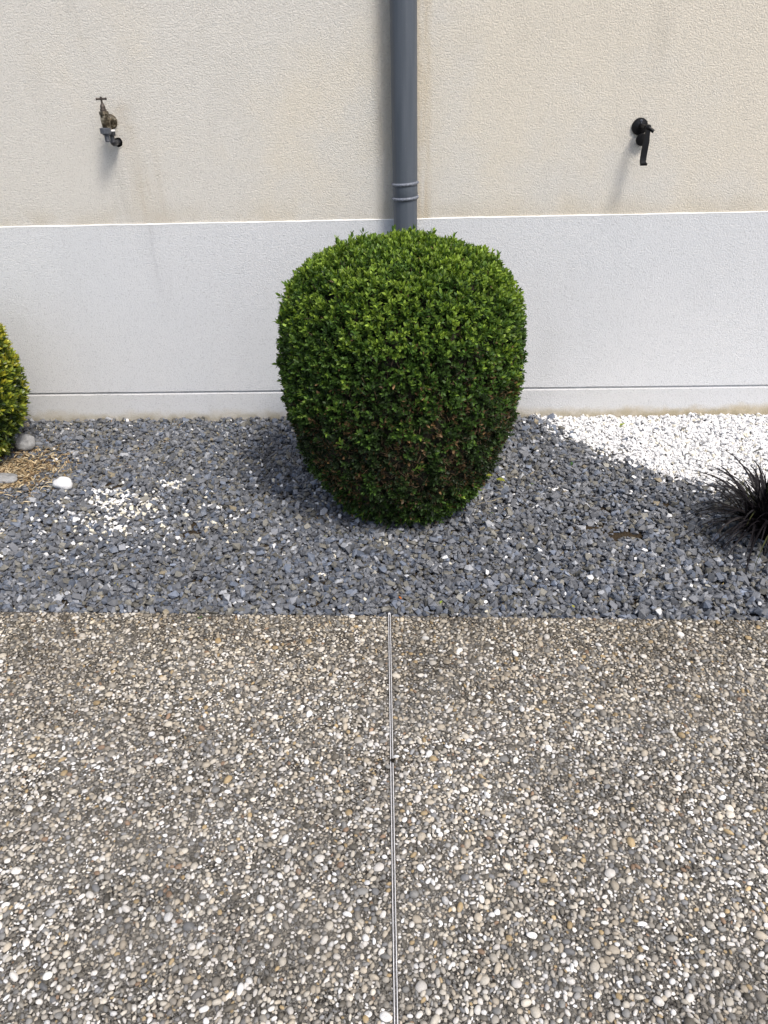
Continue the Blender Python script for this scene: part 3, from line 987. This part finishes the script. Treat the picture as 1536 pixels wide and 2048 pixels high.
def lever(b):
    pts = [(0.9340, 1.2215), (0.9335, 1.205), (0.9328, 1.190), (0.9325, 1.172), (0.9310, 1.160), (0.9295, 1.140), (0.9285, 1.120), (0.9280, 1.106), (0.9290, 1.094)]
    wid = [0.0095, 0.0100, 0.0108, 0.0122, 0.0128, 0.0128, 0.0126, 0.0125, 0.0126]
    yy = [-0.080, -0.082, -0.083, -0.085, -0.086, -0.087, -0.088, -0.090, -0.094]
    prev = None
    for (x, z), w, y in zip(pts, wid, yy):
        ring = [b.verts.new(p) for p in ((x - w, y + 0.002, z), (x - w * 0.8, y - 0.003, z), (x + w * 0.8, y - 0.003, z), (x + w, y + 0.002, z), (x + w * 0.8, y + 0.006, z), (x - w * 0.8, y + 0.006, z))]
        if prev:
            for k in range(6): b.faces.new((prev[k], prev[(k + 1) % 6], ring[(k + 1) % 6], ring[k]))
        else: b.faces.new(ring)
        prev = ring
    b.faces.new(list(reversed(prev)))
    bmesh.ops.recalc_face_normals(b, faces=b.faces)
hp('lever', lever)
def curl(b):
    ring0 = None; n = 9
    for i in range(n):
        a = math.radians(-100 + 210 * i / (n - 1))
        c = Vector((0.929, -0.1000, 1.097))
        rr = 0.0085
        d = Vector((0, math.sin(a), -math.cos(a)))
        o1 = c + d * rr; o2 = c + d * (rr - 0.0035)
        ring = [b.verts.new((o1.x - 0.0126, o1.y, o1.z)), b.verts.new((o1.x + 0.0126, o1.y, o1.z)), b.verts.new((o2.x + 0.0126, o2.y, o2.z)), b.verts.new((o2.x - 0.0126, o2.y, o2.z))]
        if ring0:
            for k in range(4): b.faces.new((ring0[k], ring0[(k + 1) % 4], ring[(k + 1) % 4], ring[k]))
        else: b.faces.new(ring)
        ring0 = ring
    b.faces.new(list(reversed(ring0)))
    bmesh.ops.recalc_face_normals(b, faces=b.faces)
hp('lever_end', curl)

# ------------------------------------------------------------------ foliage
def leaf_shape(w, fold, droop, segs=2):
    """unit-length leaf along +Y, width w, folded up along the midrib"""
    if segs == 2:
        V = np.array([[0, 0, 0], [-w * .9, .36, fold * w], [0, .36, -.01], [w * .9, .36, fold * w], [-w * .78, .70, fold * w * .8 - droop * .5], [0, .70, -.01 - droop * .5], [w * .78, .70, fold * w * .8 - droop * .5], [0, 1, -droop]], float)
        F = np.array([[0, 2, 1], [0, 3, 2], [1, 2, 5], [1, 5, 4], [2, 3, 6], [2, 6, 5], [4, 5, 7], [5, 6, 7]])
    return V, F

def frames(d, hint):
    """matrices whose columns are side, along(d), normal"""
    d = d / np.linalg.norm(d, axis=1)[:, None]
    s = np.cross(d, hint); s /= np.linalg.norm(s, axis=1)[:, None] + 1e-9
    n = np.cross(s, d)
    return np.stack([s, d, n], -1)

def sprigs(P, Nrm, axis, npairs, gap, L, spread, shapes, tintfn, droop=0):
    """shoots with opposite leaves: returns arrays for stamp"""
    n = len(P)
    axis = axis / np.linalg.norm(axis, axis=1)[:, None]
    ref = rng.normal(0, 1, (n, 3))
    A = np.cross(axis, ref); A /= np.linalg.norm(A, axis=1)[:, None]
    B = np.cross(axis, A)
    idx, mats, offs, tins = [], [], [], []
    for k in range(npairs):
        s = k / max(1, npairs - 1)
        sp_a = spread[0] * (1 - s) + spread[1] * s
        ang = (k % 2) * np.pi / 2 + rng.normal(0, 0.3, n)
        for sign in (1, -1):
            e = (A * np.cos(ang)[:, None] + B * np.sin(ang)[:, None]) * sign
            spn = sp_a + rng.normal(0, 0.16, n)
            d = axis * np.cos(spn)[:, None] + e * np.sin(spn)[:, None]
            Lf = L * (0.80 + 0.35 * math.sin(math.pi * (0.25 + 0.6 * (1 - s)))) * rng.uniform(0.75, 1.2, n)
            hint = -(axis * np.sin(spn)[:, None] - e * np.cos(spn)[:, None])
            Rm = frames(d, axis + 0.001)
            mats.append(Rm * Lf[:, None, None])
            offs.append(P + axis * (gap * k))
            idx.append(rng.integers(0, len(shapes), n))
            tins.append(tintfn(s, n))
    return np.concatenate(idx), np.concatenate(mats), np.concatenate(offs), np.concatenate(tins)

def fnoise(P, s, seed=0.0):
    return np.array([mnoise.noise(Vector((p[0] * s + seed, p[1] * s, p[2] * s))) for p in P])

# --- the clipped round boxwood
BC = np.array([-0.012, -0.760]); BH = 0.966
zk = np.array([0, .04, .125, .25, .375, .5, .625, .75, .86, .93, .975, 1.0])
rk = np.array([.255, .285, .335, .392, .421, .434, .435, .424, .382, .308, .195, 0.0])
def bush_r(z):
    return np.interp(z / BH, zk, rk) - 0.004 * np.clip(1 - z / BH, 0, .2) * 5
# sample surface by arc length
zz = np.concatenate([np.linspace(0, .93 * BH, 300), BH * np.linspace(.93, 1, 120)])
# smooth the profile
rr = bush_r(zz)
ker = np.hanning(31); ker /= ker.sum()
rs = np.convolve(np.pad(rr, 15, mode='edge'), ker, 'valid')
ds = np.hypot(np.diff(rs), np.diff(zz)); wts = ds * 0.5 * (rs[1:] + rs[:-1]) + 1e-9
cum = np.concatenate([[0], np.cumsum(wts)]); area = cum[-1] * 2 * np.pi
def bush_points(n, zmin=0.0):
    u = rng.random(n) * cum[-1]
    t = np.interp(u, cum, np.arange(len(zz)))
    i = np.clip(t.astype(int), 0, len(zz) - 2); f = t - i
    z = zz[i] * (1 - f) + zz[i + 1] * f; r = rs[i] * (1 - f) + rs[i + 1] * f
    dr = rs[i + 1] - rs[i]; dz = zz[i + 1] - zz[i]
    th = rng.uniform(0, 2 * np.pi, n)
    nn = np.stack([np.cos(th) * dz, np.sin(th) * dz, -dr + 0 * th], -1); nn /= np.linalg.norm(nn, axis=1)[:, None] + 1e-9
    P = np.stack([BC[0] + r * np.cos(th), BC[1] + r * np.sin(th), z], -1)
    return P, nn, th

bush = empty('boxwood_bush', (BC[0], BC[1], -0.01))
tag(bush, 'large green clipped boxwood ball in front of the downpipe on slate gravel', 'bush')
BO = np.array([BC[0], BC[1], -0.01])

def leaf_tints(fresh, brown):
    """fresh 0..1 per shoot (new yellow-green growth), brown mask"""
    def fn(s, n):
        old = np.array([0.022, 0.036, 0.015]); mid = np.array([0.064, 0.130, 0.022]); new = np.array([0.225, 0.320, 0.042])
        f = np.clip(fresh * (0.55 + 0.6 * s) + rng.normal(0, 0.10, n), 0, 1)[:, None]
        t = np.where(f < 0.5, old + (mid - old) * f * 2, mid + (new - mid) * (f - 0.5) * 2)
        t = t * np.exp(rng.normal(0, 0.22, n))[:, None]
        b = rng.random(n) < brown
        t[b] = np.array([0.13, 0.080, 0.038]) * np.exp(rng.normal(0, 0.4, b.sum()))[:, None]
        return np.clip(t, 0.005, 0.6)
    return fn

bshapes = [leaf_shape(.23, .35, .06), leaf_shape(.27, .25, .14), leaf_shape(.20, .45, .0), leaf_shape(.25, .1, .22), leaf_shape(.24, .5, .1)]
NS = int(area * 8800)
P, nn, th = bush_points(NS)
lump = fnoise(P, 7.0) ; fine = fnoise(P, 24.0, 9)
zf = P[:, 2] / BH
dead = 1.1 * np.exp(-(((P[:, 0] - 0.17) / 0.24) ** 2 + ((zf - 0.36) / 0.22) ** 2)) * (P[:, 1] < BC[1])
dead = np.maximum(dead, 0.85 * np.exp(-(((P[:, 0] + 0.16) / 0.26) ** 2 + ((zf - 0.30) / 0.2) ** 2)) * (P[:, 1] < BC[1]))
deadn = np.clip(dead * 1.7 * np.clip(0.5 + fnoise(P, 15.0, 3) * 2.0, 0, 1.3), 0, 1)
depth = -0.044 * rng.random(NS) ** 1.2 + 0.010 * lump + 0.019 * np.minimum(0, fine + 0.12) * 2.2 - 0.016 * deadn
keep = rng.random(NS) > deadn * 0.55
holes = (fnoise(P, 11.0, 21) > 0.46) & (rng.random(NS) < 0.75)
keep &= ~holes
P, nn, zf, depth, deadn, lump = P[keep], nn[keep], zf[keep], depth[keep], deadn[keep], lump[keep]
n = len(P)
print('box shoots', n)
P = P + nn * (depth - 0.012)[:, None]
P[:, 2] = np.maximum(P[:, 2], 0.004)
axis = nn * (0.60 + 0.1 * rng.random(n))[:, None] + np.array([0, 0, 1.0])[None] * (0.42 + 0.20 * rng.random(n))[:, None] + rng.normal(0, 0.30, (n, 3))
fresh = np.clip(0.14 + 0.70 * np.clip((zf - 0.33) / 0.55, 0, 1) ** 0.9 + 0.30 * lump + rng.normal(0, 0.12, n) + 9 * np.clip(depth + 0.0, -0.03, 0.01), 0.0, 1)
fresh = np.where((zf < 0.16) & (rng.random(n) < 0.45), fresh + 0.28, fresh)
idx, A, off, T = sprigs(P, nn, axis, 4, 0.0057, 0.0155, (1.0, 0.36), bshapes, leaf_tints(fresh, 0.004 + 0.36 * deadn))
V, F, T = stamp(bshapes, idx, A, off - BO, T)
V0, F0, T0 = V, F, T
# longer stray shoots breaking the clipped outline
P, nn, th = bush_points(110)
kp = (P[:, 2] > 0.25 * BH); P, nn = P[kp], nn[kp]; n = len(P)
axis = nn * 0.5 + np.array([0, 0, 0.9])[None] + rng.normal(0, 0.35, (n, 3))
idx, A, off, T = sprigs(P - nn * 0.008, nn, axis, 4, 0.0095, 0.019, (0.9, 0.30), bshapes, leaf_tints(np.full(n, 0.62), np.zeros(n)))
V, F, T = stamp(bshapes, idx, A, off - BO, T)
link('foliage', np_mesh('foliage', np.concatenate([V0, V]), np.concatenate([F0, F + len(V0)]), np.concatenate([T0, T]), smooth=True), M['boxleaf'], bush)
# one pale shoot low on the front, two hanging leaves
P1 = np.array([[0.018, -1.045, 0.135], [0.036, -1.050, 0.120], [0.05, -1.05, 0.112]]); A1 = np.array([[0.8, -0.5, -0.25], [0.9, -0.4, -0.5], [0.7, -0.5, -0.6]])
idx, A, off, T = sprigs(P1, P1, A1, 1, 0.008, 0.026, (0.5, 0.5), bshapes, lambda s, n: np.tile(np.array([[0.26, 0.38, 0.05]]), (n, 1)))
V, F, T = stamp(bshapes, idx, A, off - BO, T)
link('pale_shoot', np_mesh('pale_shoot', V, F, T, smooth=True), M['boxleaf'], bush)
# dead twigs and thin stems showing through the thin patches
bm = bmesh.new()
P, nn, th = bush_points(9000)
zf = P[:, 2] / BH
dd = np.exp(-(((P[:, 0] - 0.16) / 0.28) ** 2 + ((zf - 0.36) / 0.26) ** 2)) + 0.6 * np.exp(-(((P[:, 0] + 0.16) / 0.28) ** 2 + ((zf - 0.32) / 0.22) ** 2)) + 0.10
kp = (rng.random(len(P)) < dd) & (P[:, 1] < BC[1] + 0.2)
P, nn = P[kp], nn[kp]
TV, TF, base = [], [], 0
def twig_geo(p, d, L, r):
    d = d / np.linalg.norm(d)
    a = np.cross(d, [0.3, 0.5, 0.8]); a /= np.linalg.norm(a); b = np.cross(d, a)
    bend = rng.normal(0, 0.18, 3) * L
    c = [p, p + d * L * 0.5 + bend * 0.5, p + d * L + bend]
    V = []
    for k, q_ in enumerate(c):
        rk_ = r * (1 - 0.35 * k)
        for j in range(3):
            an = 2 * np.pi * j / 3
            V.append(q_ + (a * np.cos(an) + b * np.sin(an)) * rk_)
    F = []
    for k in range(2):
        for j in range(3):
            j2 = (j + 1) % 3
            F.append([k * 3 + j, k * 3 + j2, (k + 1) * 3 + j2]); F.append([k * 3 + j, (k + 1) * 3 + j2, (k + 1) * 3 + j])
    F.append([6, 7, 8])
    return np.array(V), np.array(F)
for p, q_ in zip(P, nn):
    d = q_ * 0.5 + np.array([0, 0, 0.6]) + rng.normal(0, 0.45, 3)
    v_, f_ = twig_geo(p - q_ * (0.02 + 0.02 * rng.random()), d, 0.014 + 0.024 * rng.random(), 0.0007 + 0.0006 * rng.random())
    TV.append(v_ - BO); TF.append(f_ + base); base += len(v_)
bm.free()
link('twigs', np_mesh('twigs', np.concatenate(TV), np.concatenate(TF)), M['twig'], bush)
# dense inner branch mass and stem
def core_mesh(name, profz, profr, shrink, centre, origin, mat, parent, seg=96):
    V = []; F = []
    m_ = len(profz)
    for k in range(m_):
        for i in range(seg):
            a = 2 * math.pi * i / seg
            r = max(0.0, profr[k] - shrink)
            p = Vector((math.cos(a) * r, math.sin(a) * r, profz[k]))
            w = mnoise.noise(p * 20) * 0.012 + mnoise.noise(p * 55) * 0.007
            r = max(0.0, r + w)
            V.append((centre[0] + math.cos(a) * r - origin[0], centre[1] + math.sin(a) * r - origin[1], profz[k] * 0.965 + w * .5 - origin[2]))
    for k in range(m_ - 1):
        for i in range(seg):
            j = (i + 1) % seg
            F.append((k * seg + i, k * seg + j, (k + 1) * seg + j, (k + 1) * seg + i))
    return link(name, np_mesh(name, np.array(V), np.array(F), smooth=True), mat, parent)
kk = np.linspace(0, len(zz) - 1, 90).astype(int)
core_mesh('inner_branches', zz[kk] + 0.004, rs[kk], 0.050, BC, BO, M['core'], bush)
bm = bmesh.new(); tube(bm, [(0, 0, -0.03), (0.01, 0, 0.1), (0, 0.01, 0.3)], [0.03, 0.026, 0.02], 12)
link('stem', bm_done(bm, 'stem'), M['wood'], bush, True)

# --- variegated euonymus ball cut by the left edge of the photograph
EC = np.array([-1.943, -0.42]); EH = 0.755
EO = np.array([EC[0], EC[1], -0.01])
eb = empty('variegated_bush', (EC[0], EC[1], -0.01))
tag(eb, 'rounded bush with yellow tipped variegated leaves at the left edge by the wall', 'bush')
ez = np.linspace(0, 1, 200)
er = np.interp(ez, [0, .06, .2, .36, .52, .70, .86, .95, 1], [.17, .21, .270, .312, .318, .285, .205, .12, 0.0])
er = np.convolve(np.pad(er, 8, mode='edge'), np.hanning(17) / np.hanning(17).sum(), 'valid')
ds = np.hypot(np.diff(er), np.diff(ez) * EH); ecum = np.concatenate([[0], np.cumsum(ds * 0.5 * (er[1:] + er[:-1]) + 1e-9)])
n = 6800
t = np.interp(rng.random(n) * ecum[-1], ecum, np.arange(200)); i = np.clip(t.astype(int), 0, 198); f = t - i
z = (ez[i] * (1 - f) + ez[i + 1] * f) * EH; r = er[i] * (1 - f) + er[i + 1] * f
th = rng.uniform(0, 2 * np.pi, n); dr = er[i + 1] - er[i]; dz = (ez[i + 1] - ez[i]) * EH
nn = np.stack([np.cos(th) * dz, np.sin(th) * dz, -dr], -1); nn /= np.linalg.norm(nn, axis=1)[:, None]
P = np.stack([EC[0] + r * np.cos(th), EC[1] + r * np.sin(th), z], -1)
lump = fnoise(P, 8, 4)
dep = -0.04 * rng.random(n) ** 1.2 + 0.02 * lump - 0.02
P = P + nn * dep[:, None]
axis = nn * 0.75 + np.array([0, 0, 0.65])[None] + rng.normal(0, 0.28, (n, 3))
yel = np.clip(-0.03 + 0.85 * z / EH + 11 * (dep + 0.045) + rng.normal(0, 0.24, n), 0, 1)
def eu_t(s, m_):
    g = np.array([0.030, 0.056, 0.018]); yv = np.array([0.46, 0.42, 0.040]); yg = np.array([0.20, 0.26, 0.035])
    f_ = np.clip(yel * (0.15 + 0.95 * s) + rng.normal(0, 0.14, m_), 0, 1)[:, None]
    t_ = np.where(f_ < 0.5, g + (yg - g) * f_ * 2, yg + (yv - yg) * (f_ - 0.5) * 2)
    return np.clip(t_ * np.exp(rng.normal(0, 0.18, m_))[:, None], 0.01, 0.7)
eshapes = [leaf_shape(.20, .35, .05), leaf_shape(.22, .25, .15), leaf_shape(.18, .3, .1)]
idx, A, off, T = sprigs(P, nn, axis, 4, 0.0068, 0.0235, (1.0, 0.38), eshapes, eu_t)
off[:, 2] = np.maximum(off[:, 2], 0.0)
V, F, T = stamp(eshapes, idx, A, off - EO, T)
link('foliage', np_mesh('foliage', V, F, T, smooth=True), M['euleaf'], eb)
k2 = np.linspace(0, 199, 50).astype(int)
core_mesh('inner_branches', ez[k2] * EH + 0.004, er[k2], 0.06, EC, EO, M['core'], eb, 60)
bm = bmesh.new(); tube(bm, [(0, 0, -0.03), (0, 0, 0.2)], [0.022, 0.015], 10)
link('stem', bm_done(bm, 'stem'), M['wood'], eb, True)

# --- black mondo grass
OC = Vector((1.262, -1.060, -0.005))
og = empty('black_grass', OC)
tag(og, 'spiky tuft of nearly black strap leaved grass at the right edge on the gravel', 'plant')
TV, TF, TT, base = [], [], [], 0
rr_ = random.Random(31)
for b_ in range(290):
    az = rr_.uniform(0, 2 * math.pi)
    L = rr_.uniform(0.22, 0.41)
    lean = rr_.uniform(0.35, 1.70) if b_ > 22 else rr_.uniform(0.0, 0.25)
    if b_ <= 22: L = rr_.uniform(0.27, 0.37)
    w = rr_.uniform(0.0026, 0.0050)
    bx = rr_.gauss(0, 0.022); by = rr_.gauss(0, 0.022)
    curl_ = rr_.uniform(0.4, 1.5) if b_ > 22 else rr_.uniform(0.0, 0.3)
    twist = rr_.uniform(-0.6, 0.6)
    n_ = 8
    p = Vector((bx, by, 0)); ang = lean * 0.35
    hd = Vector((math.cos(az), math.sin(az), 0)); sd_ = Vector((-math.sin(az), math.cos(az), 0))
    sw = rr_.uniform(-0.4, 0.4)
    V = []
    for k in range(n_ + 1):
        s = k / n_
        ww = w * (0.75 + 0.5 * math.sin(math.pi * min(1, s * 1.1 + 0.15))) * (1 - s ** 5 * 0.95)
        side = (sd_ * math.cos(twist * s) + Vector((0, 0, 1)) * math.sin(twist * s))
        nrm = side.cross(hd)
        V += [p - side * ww, p + Vector((0, 0, -ww * 0.35)), p + side * ww]
        ang += (lean * 0.9 + curl_ * 1.5 * s) / n_
        d = hd * math.sin(ang) + Vector((0, 0, 1)) * math.cos(ang)
        p = p + (d + sd_ * sw * s * 0.3).normalized() * (L / n_)
        if p.z < 0.008: p.z = 0.008 + 0.004 * rr_.random()
    F = []
    for k in range(n_):
        for j in range(2):
            a0 = k * 3 + j
            F.append([a0, a0 + 1, a0 + 4]); F.append([a0, a0 + 4, a0 + 3])
    TV.append(np.array([v_[:] for v_ in V])); TF.append(np.array(F) + base); base += len(V)
    c_ = np.array([0.0085, 0.0065, 0.0085]) * rr_.uniform(0.7, 1.5)
    if rr_.random() < 0.05: c_ = np.array([0.05, 0.055, 0.018])
    if rr_.random() < 0.12: c_ = np.array([0.050, 0.040, 0.036])
    TT.append(np.tile(c_, (len(V), 1)))
link('foliage', np_mesh('foliage', np.concatenate(TV), np.concatenate(TF), np.concatenate(TT), smooth=True), M['blackleaf'], og)
bm = bmesh.new()
fs = [(0.0, 0.0, 0.02), (0.010, 0.01, 0.14), (0.012, 0.02, 0.235), (0.022, 0.03, 0.285), (0.036, 0.035, 0.292)]
tube(bm, fs, 0.0014, 8)
fst = link('flower_stalk', bm_done(bm, 'flower_stalk'), M['blackmetal'], og, True)
bm = bmesh.new()
for t_ in (0.0, .2, .4, .6, .8, 1.0):
    pp_ = Vector(fs[2]).lerp(Vector(fs[3]), t_) if t_ < 0.8 else Vector(fs[3]).lerp(Vector(fs[4]), (t_ - 0.6) * 2.5)
    bmesh.ops.create_icosphere(bm, subdivisions=2, radius=0.0036, matrix=Matrix.Translation(pp_ + Vector((0.002 * math.sin(t_ * 19), 0.002, 0))))
link('seed_bud', bm_done(bm, 'seed_bud'), M['blackmetal'], fst, True)

# ------------------------------------------------------------------ cobbles
def cobble(name, c, dims, seed, mat, label, rz=0.0, angular=0.0):
    bm = bmesh.new()
    bmesh.ops.create_icosphere(bm, subdivisions=4, radius=1)
    for v_ in bm.verts:
        n_ = mnoise.noise(v_.co * 0.85 + Vector((seed, 0, 0))) * 0.36 + mnoise.noise(v_.co * 2.1 + Vector((0, seed, 0))) * 0.09
        co = v_.co * (1 + n_)
        if angular:
            co += Vector([math.copysign(abs(x) ** 0.75, x) for x in v_.co]) * angular
        v_.co = Vector((co.x * dims[0], co.y * dims[1], co.z * dims[2]))
    z = gz(c[0], c[1])
    o = link(name, bm_done(bm, name), mat, None, True)
    o.location = (c[0], c[1], z + dims[2] * 0.75); o.rotation_euler = (0, 0, rz)
    return tag(o, label, 'stone')
cobble('cobble', (-1.408, -0.668), (0.0365, 0.0275, 0.022), 3.3, M['whitestone'], 'smooth white cobble lying alone on the slate gravel', -0.15, 0.12)
cobble('cobble', (-1.715, -0.33), (0.040, 0.036, 0.031), 11.4, M['greystone'], 'grey cobble with a flat face tucked under the variegated bush', 0.4, 0.2)
cobble('cobble', (-1.695, -0.60), (0.050, 0.034, 0.018), 21.1, M['greystone'], 'pale grey flat cobble cut by the left edge of the photo', 0.1, 0.15)

# ------------------------------------------------------------------ dry leaf litter
TV, TF, TT, base = [], [], [], 0
def curl_strip(x, y, z, L, w, az, tilt, cur, col):
    global base
    n_ = 4; V = []
    hd = Vector((math.cos(az), math.sin(az), 0)); sdv = Vector((-math.sin(az), math.cos(az), 0))
    p = Vector((x, y, z)) - hd * L / 2; ang = tilt
    for k in range(n_ + 1):
        s = k / n_
        ww = w * math.sin(math.pi * (0.12 + 0.80 * s))
        V += [p - sdv * ww + Vector((0, 0, ww * 0.6)), p, p + sdv * ww + Vector((0, 0, ww * 0.6))]
        ang -= cur / n_
        p = p + (hd * math.cos(ang) + Vector((0, 0, 1)) * math.sin(ang)) * (L / n_)
    F = []
    for k in range(n_):
        for j in range(2):
            a0 = k * 3 + j
            F.append([a0, a0 + 1, a0 + 4]); F.append([a0, a0 + 4, a0 + 3])
    TV.append(np.array([v_[:] for v_ in V])); TF.append(np.array(F) + base); base += len(V)
    TT.append(np.tile(np.array(col), (len(V), 1)))
lr = random.Random(5)
dry = [(0.46, 0.34, 0.19), (0.56, 0.44, 0.27), (0.27, 0.185, 0.10), (0.62, 0.52, 0.35), (0.16, 0.11, 0.065)]
def shade_of(c3):
    k_ = lr.uniform(0.6, 1.12)
    return tuple(c_ * k_ for c_ in c3)
def litter_at(x, y, L=None, col=None):
    if x < GX0 + .02 or x > GX1 - .02 or y > -0.01: return
    L = L or lr.uniform(0.015, 0.036)
    curl_strip(x, y, gz(x, y) + lr.uniform(0.001, 0.008), L, L * lr.uniform(0.07, 0.14), lr.uniform(0, 6.28), lr.uniform(-0.1, 0.6), lr.uniform(0.0, 1.2), shade_of(col or lr.choice(dry)))
for k in range(3600):
    a = lr.uniform(0, 6.28); r = abs(lr.gauss(0, 1))
    x = -1.69 + math.cos(a) * r * 0.13; y = -0.53 + math.sin(a) * r * 0.13
    if y > -0.30: continue
    litter_at(x, y)
for k in range(260):     # thinner fringe towards the wall and to the right
    x = -1.75 + abs(lr.gauss(0, 0.55)); y = lr.uniform(-0.62, -0.02)
    litter_at(x, y, lr.uniform(0.008, 0.020), lr.choice([(0.50, 0.42, 0.24), (0.45, 0.33, 0.16), (0.35, 0.22, 0.12), (0.62, 0.55, 0.36)]))
for k in range(150):     # clippings and dead leaves round the foot of the boxwood
    a = lr.uniform(0, 6.28); rr0 = lr.uniform(0.22, 0.42)
    litter_at(BC[0] + math.cos(a) * rr0, BC[1] + math.sin(a) * rr0, lr.uniform(0.008, 0.018), lr.choice([(0.30, 0.20, 0.09), (0.22, 0.14, 0.07), (0.34, 0.30, 0.12), (0.14, 0.18, 0.06)]))
for k in range(130):
    x = lr.uniform(-1.6, 1.6); y = lr.uniform(-1.48, -0.03)
    litter_at(x, y, lr.uniform(0.006, 0.016), lr.choice([(0.50, 0.42, 0.20), (0.40, 0.30, 0.12), (0.30, 0.20, 0.10)]))
tag(link('leaf_litter', np_mesh('leaf_litter', np.concatenate(TV), np.concatenate(TF), np.concatenate(TT), smooth=True), M['litter']),
    'tan dry leaf litter spilling from under the variegated bush over the gravel', 'leaf litter', kind='stuff')

# small fallen leaves and twigs, each its own thing
def fallen(x, y, L, az, col, label, name='fallen_leaf', cat='leaf', wide=0.26, z=None, lift=0.25, dz=0.004):
    V, F = leaf_shape(wide, 0.3, 0.12)
    me = np_mesh(name, V * L, F, np.tile(np.array(col), (len(V), 1)), smooth=True)
    o = link(name, me, M['weed'])
    o.location = (x, y, (gz(x, y) if z is None else z) + dz)
    o.rotation_euler = (lift, 0, az)
    return tag(o, label, cat)
Gl = (0.30, 0.36, 0.04)
fallen(0.305, -0.655, 0.045, -1.5, (0.30, 0.34, 0.04), 'yellow green narrow leaf lying just right of the boxwood foot', dz=0.010)
fallen(0.355, -0.668, 0.050, -2.3, (0.34, 0.36, 0.05), 'bent yellow green leaf lying second to the right of the boxwood foot', dz=0.012)
fallen(-0.012, -1.452, 0.016, 0.6, (0.55, 0.17, 0.04), 'tiny orange leaf scrap on slate just above the joint strip', dz=0.006)
fallen(0.108, -1.470, 0.016, -0.5, (0.28, 0.36, 0.05), 'tiny green leaf on slate near the paving edge right of the joint strip', dz=0.008)
fallen(0.520, -1.500, 0.014, 0.5, (0.45, 0.42, 0.05), 'tiny yellow leaf at the paving edge in the right half', dz=0.010)
fallen(1.20, -0.42, 0.020, 1.9, (0.10, 0.10, 0.10), 'small dark fleck of leaf on the white gravel', dz=0.004)
fallen(1.288, -0.870, 0.050, 0.9, (0.18, 0.165, 0.16), 'grey dry leaf caught on the tips of the black grass', z=0.235, lift=-0.5, wide=0.22)
fallen(-0.955, -1.36, 0.022, 0.8, (0.36, 0.33, 0.08), 'olive leaf scrap on slate in the left foreground of the bed', dz=0.006)

def dry_twig(x, y, az, L, label, r=0.0011, col='twig'):
    bm = bmesh.new()
    z = max(gz(x + math.cos(az) * L * t_, y + math.sin(az) * L * t_) for t_ in (-.5, -.25, 0, .25, .5)) + 0.003
    tube(bm, [(-L / 2, 0, -0.001), (-L * .2, 0.002, 0.002), (L * .2, -0.001, 0.001), (L / 2, 0.001, 0.003)], [r, r * .9, r * .9, r * .6], 6)
    o = link('dry_twig', bm_done(bm, 'dry_twig'), M['straw'], None, True)
    o.location = (x, y, z); o.rotation_euler = (0, 0, az)
    return tag(o, label, 'twig')
M['straw'] = simple('straw_twig', (0.42, 0.36, 0.24), 0.8, vary=0.2)
dry_twig(0.318, -0.835, 0.42, 0.115, 'long straw coloured twig on the gravel right of the boxwood')
dry_twig(-0.70, -0.45, 1.2, 0.05, 'short pale twig on the gravel left of the boxwood')

def weed(x, y, n_, L, col, label, rise=0.5):
    w_ = empty('weed', (x, y, gz(x, y)))
    tag(w_, label, 'weed')
    shp = [leaf_shape(.24, .2, .15), leaf_shape(.30, .1, .25)]
    az = rng.uniform(0, 2 * np.pi, n_)
    el = rng.uniform(0.05, rise, n_) + rise * 0.3
    d = np.stack([np.cos(az) * np.cos(el), np.sin(az) * np.cos(el), np.sin(el)], -1)
    Rm = frames(d, np.tile(np.array([[0, 0, 1.0]]), (n_, 1))) * (L * rng.uniform(0.6, 1.15, n_))[:, None, None]
    off = np.stack([rng.normal(0, L * .25, n_), rng.normal(0, L * .25, n_), rng.uniform(0, L * .35, n_)], -1)
    t_ = np.array(col)[None] * np.exp(rng.normal(0, .25, n_))[:, None]
    V, F, T = stamp(shp, rng.integers(0, 2, n_), Rm, off, t_)
    link('leaves', np_mesh('leaves', V, F, T, smooth=True), M['weed'], w_)
    return w_
fallen(-0.0250, -2.095, 0.016, 0.3, (0.020, 0.016, 0.012), 'dark wet leaf scrap stuck on the joint strip halfway along it', z=0.0034, lift=0.05, wide=0.4, dz=0.001)
weed(0.985, -0.115, 9, 0.024, (0.30, 0.36, 0.06), 'small yellow green weed sprouting from the white gravel by the wall', 0.9)
weed(0.692, -0.515, 34, 0.013, (0.06, 0.16, 0.03), 'compact dark green weed in the slate gravel below the white gravel tip')
weed(-0.637, -1.533, 9, 0.007, (0.09, 0.19, 0.03), 'tiny green weed on the paving edge in the left half', 0.4).location.z = 0.001
weed(-0.845, -0.13, 5, 0.012, (0.12, 0.2, 0.05), 'tiny green sprout against the wall foot left of the boxwood', 0.8)
weed(0.50, -0.70, 5, 0.010, (0.13, 0.2, 0.04), 'tiny pale sprout in the slate right of the fallen yellow leaves', 0.4)
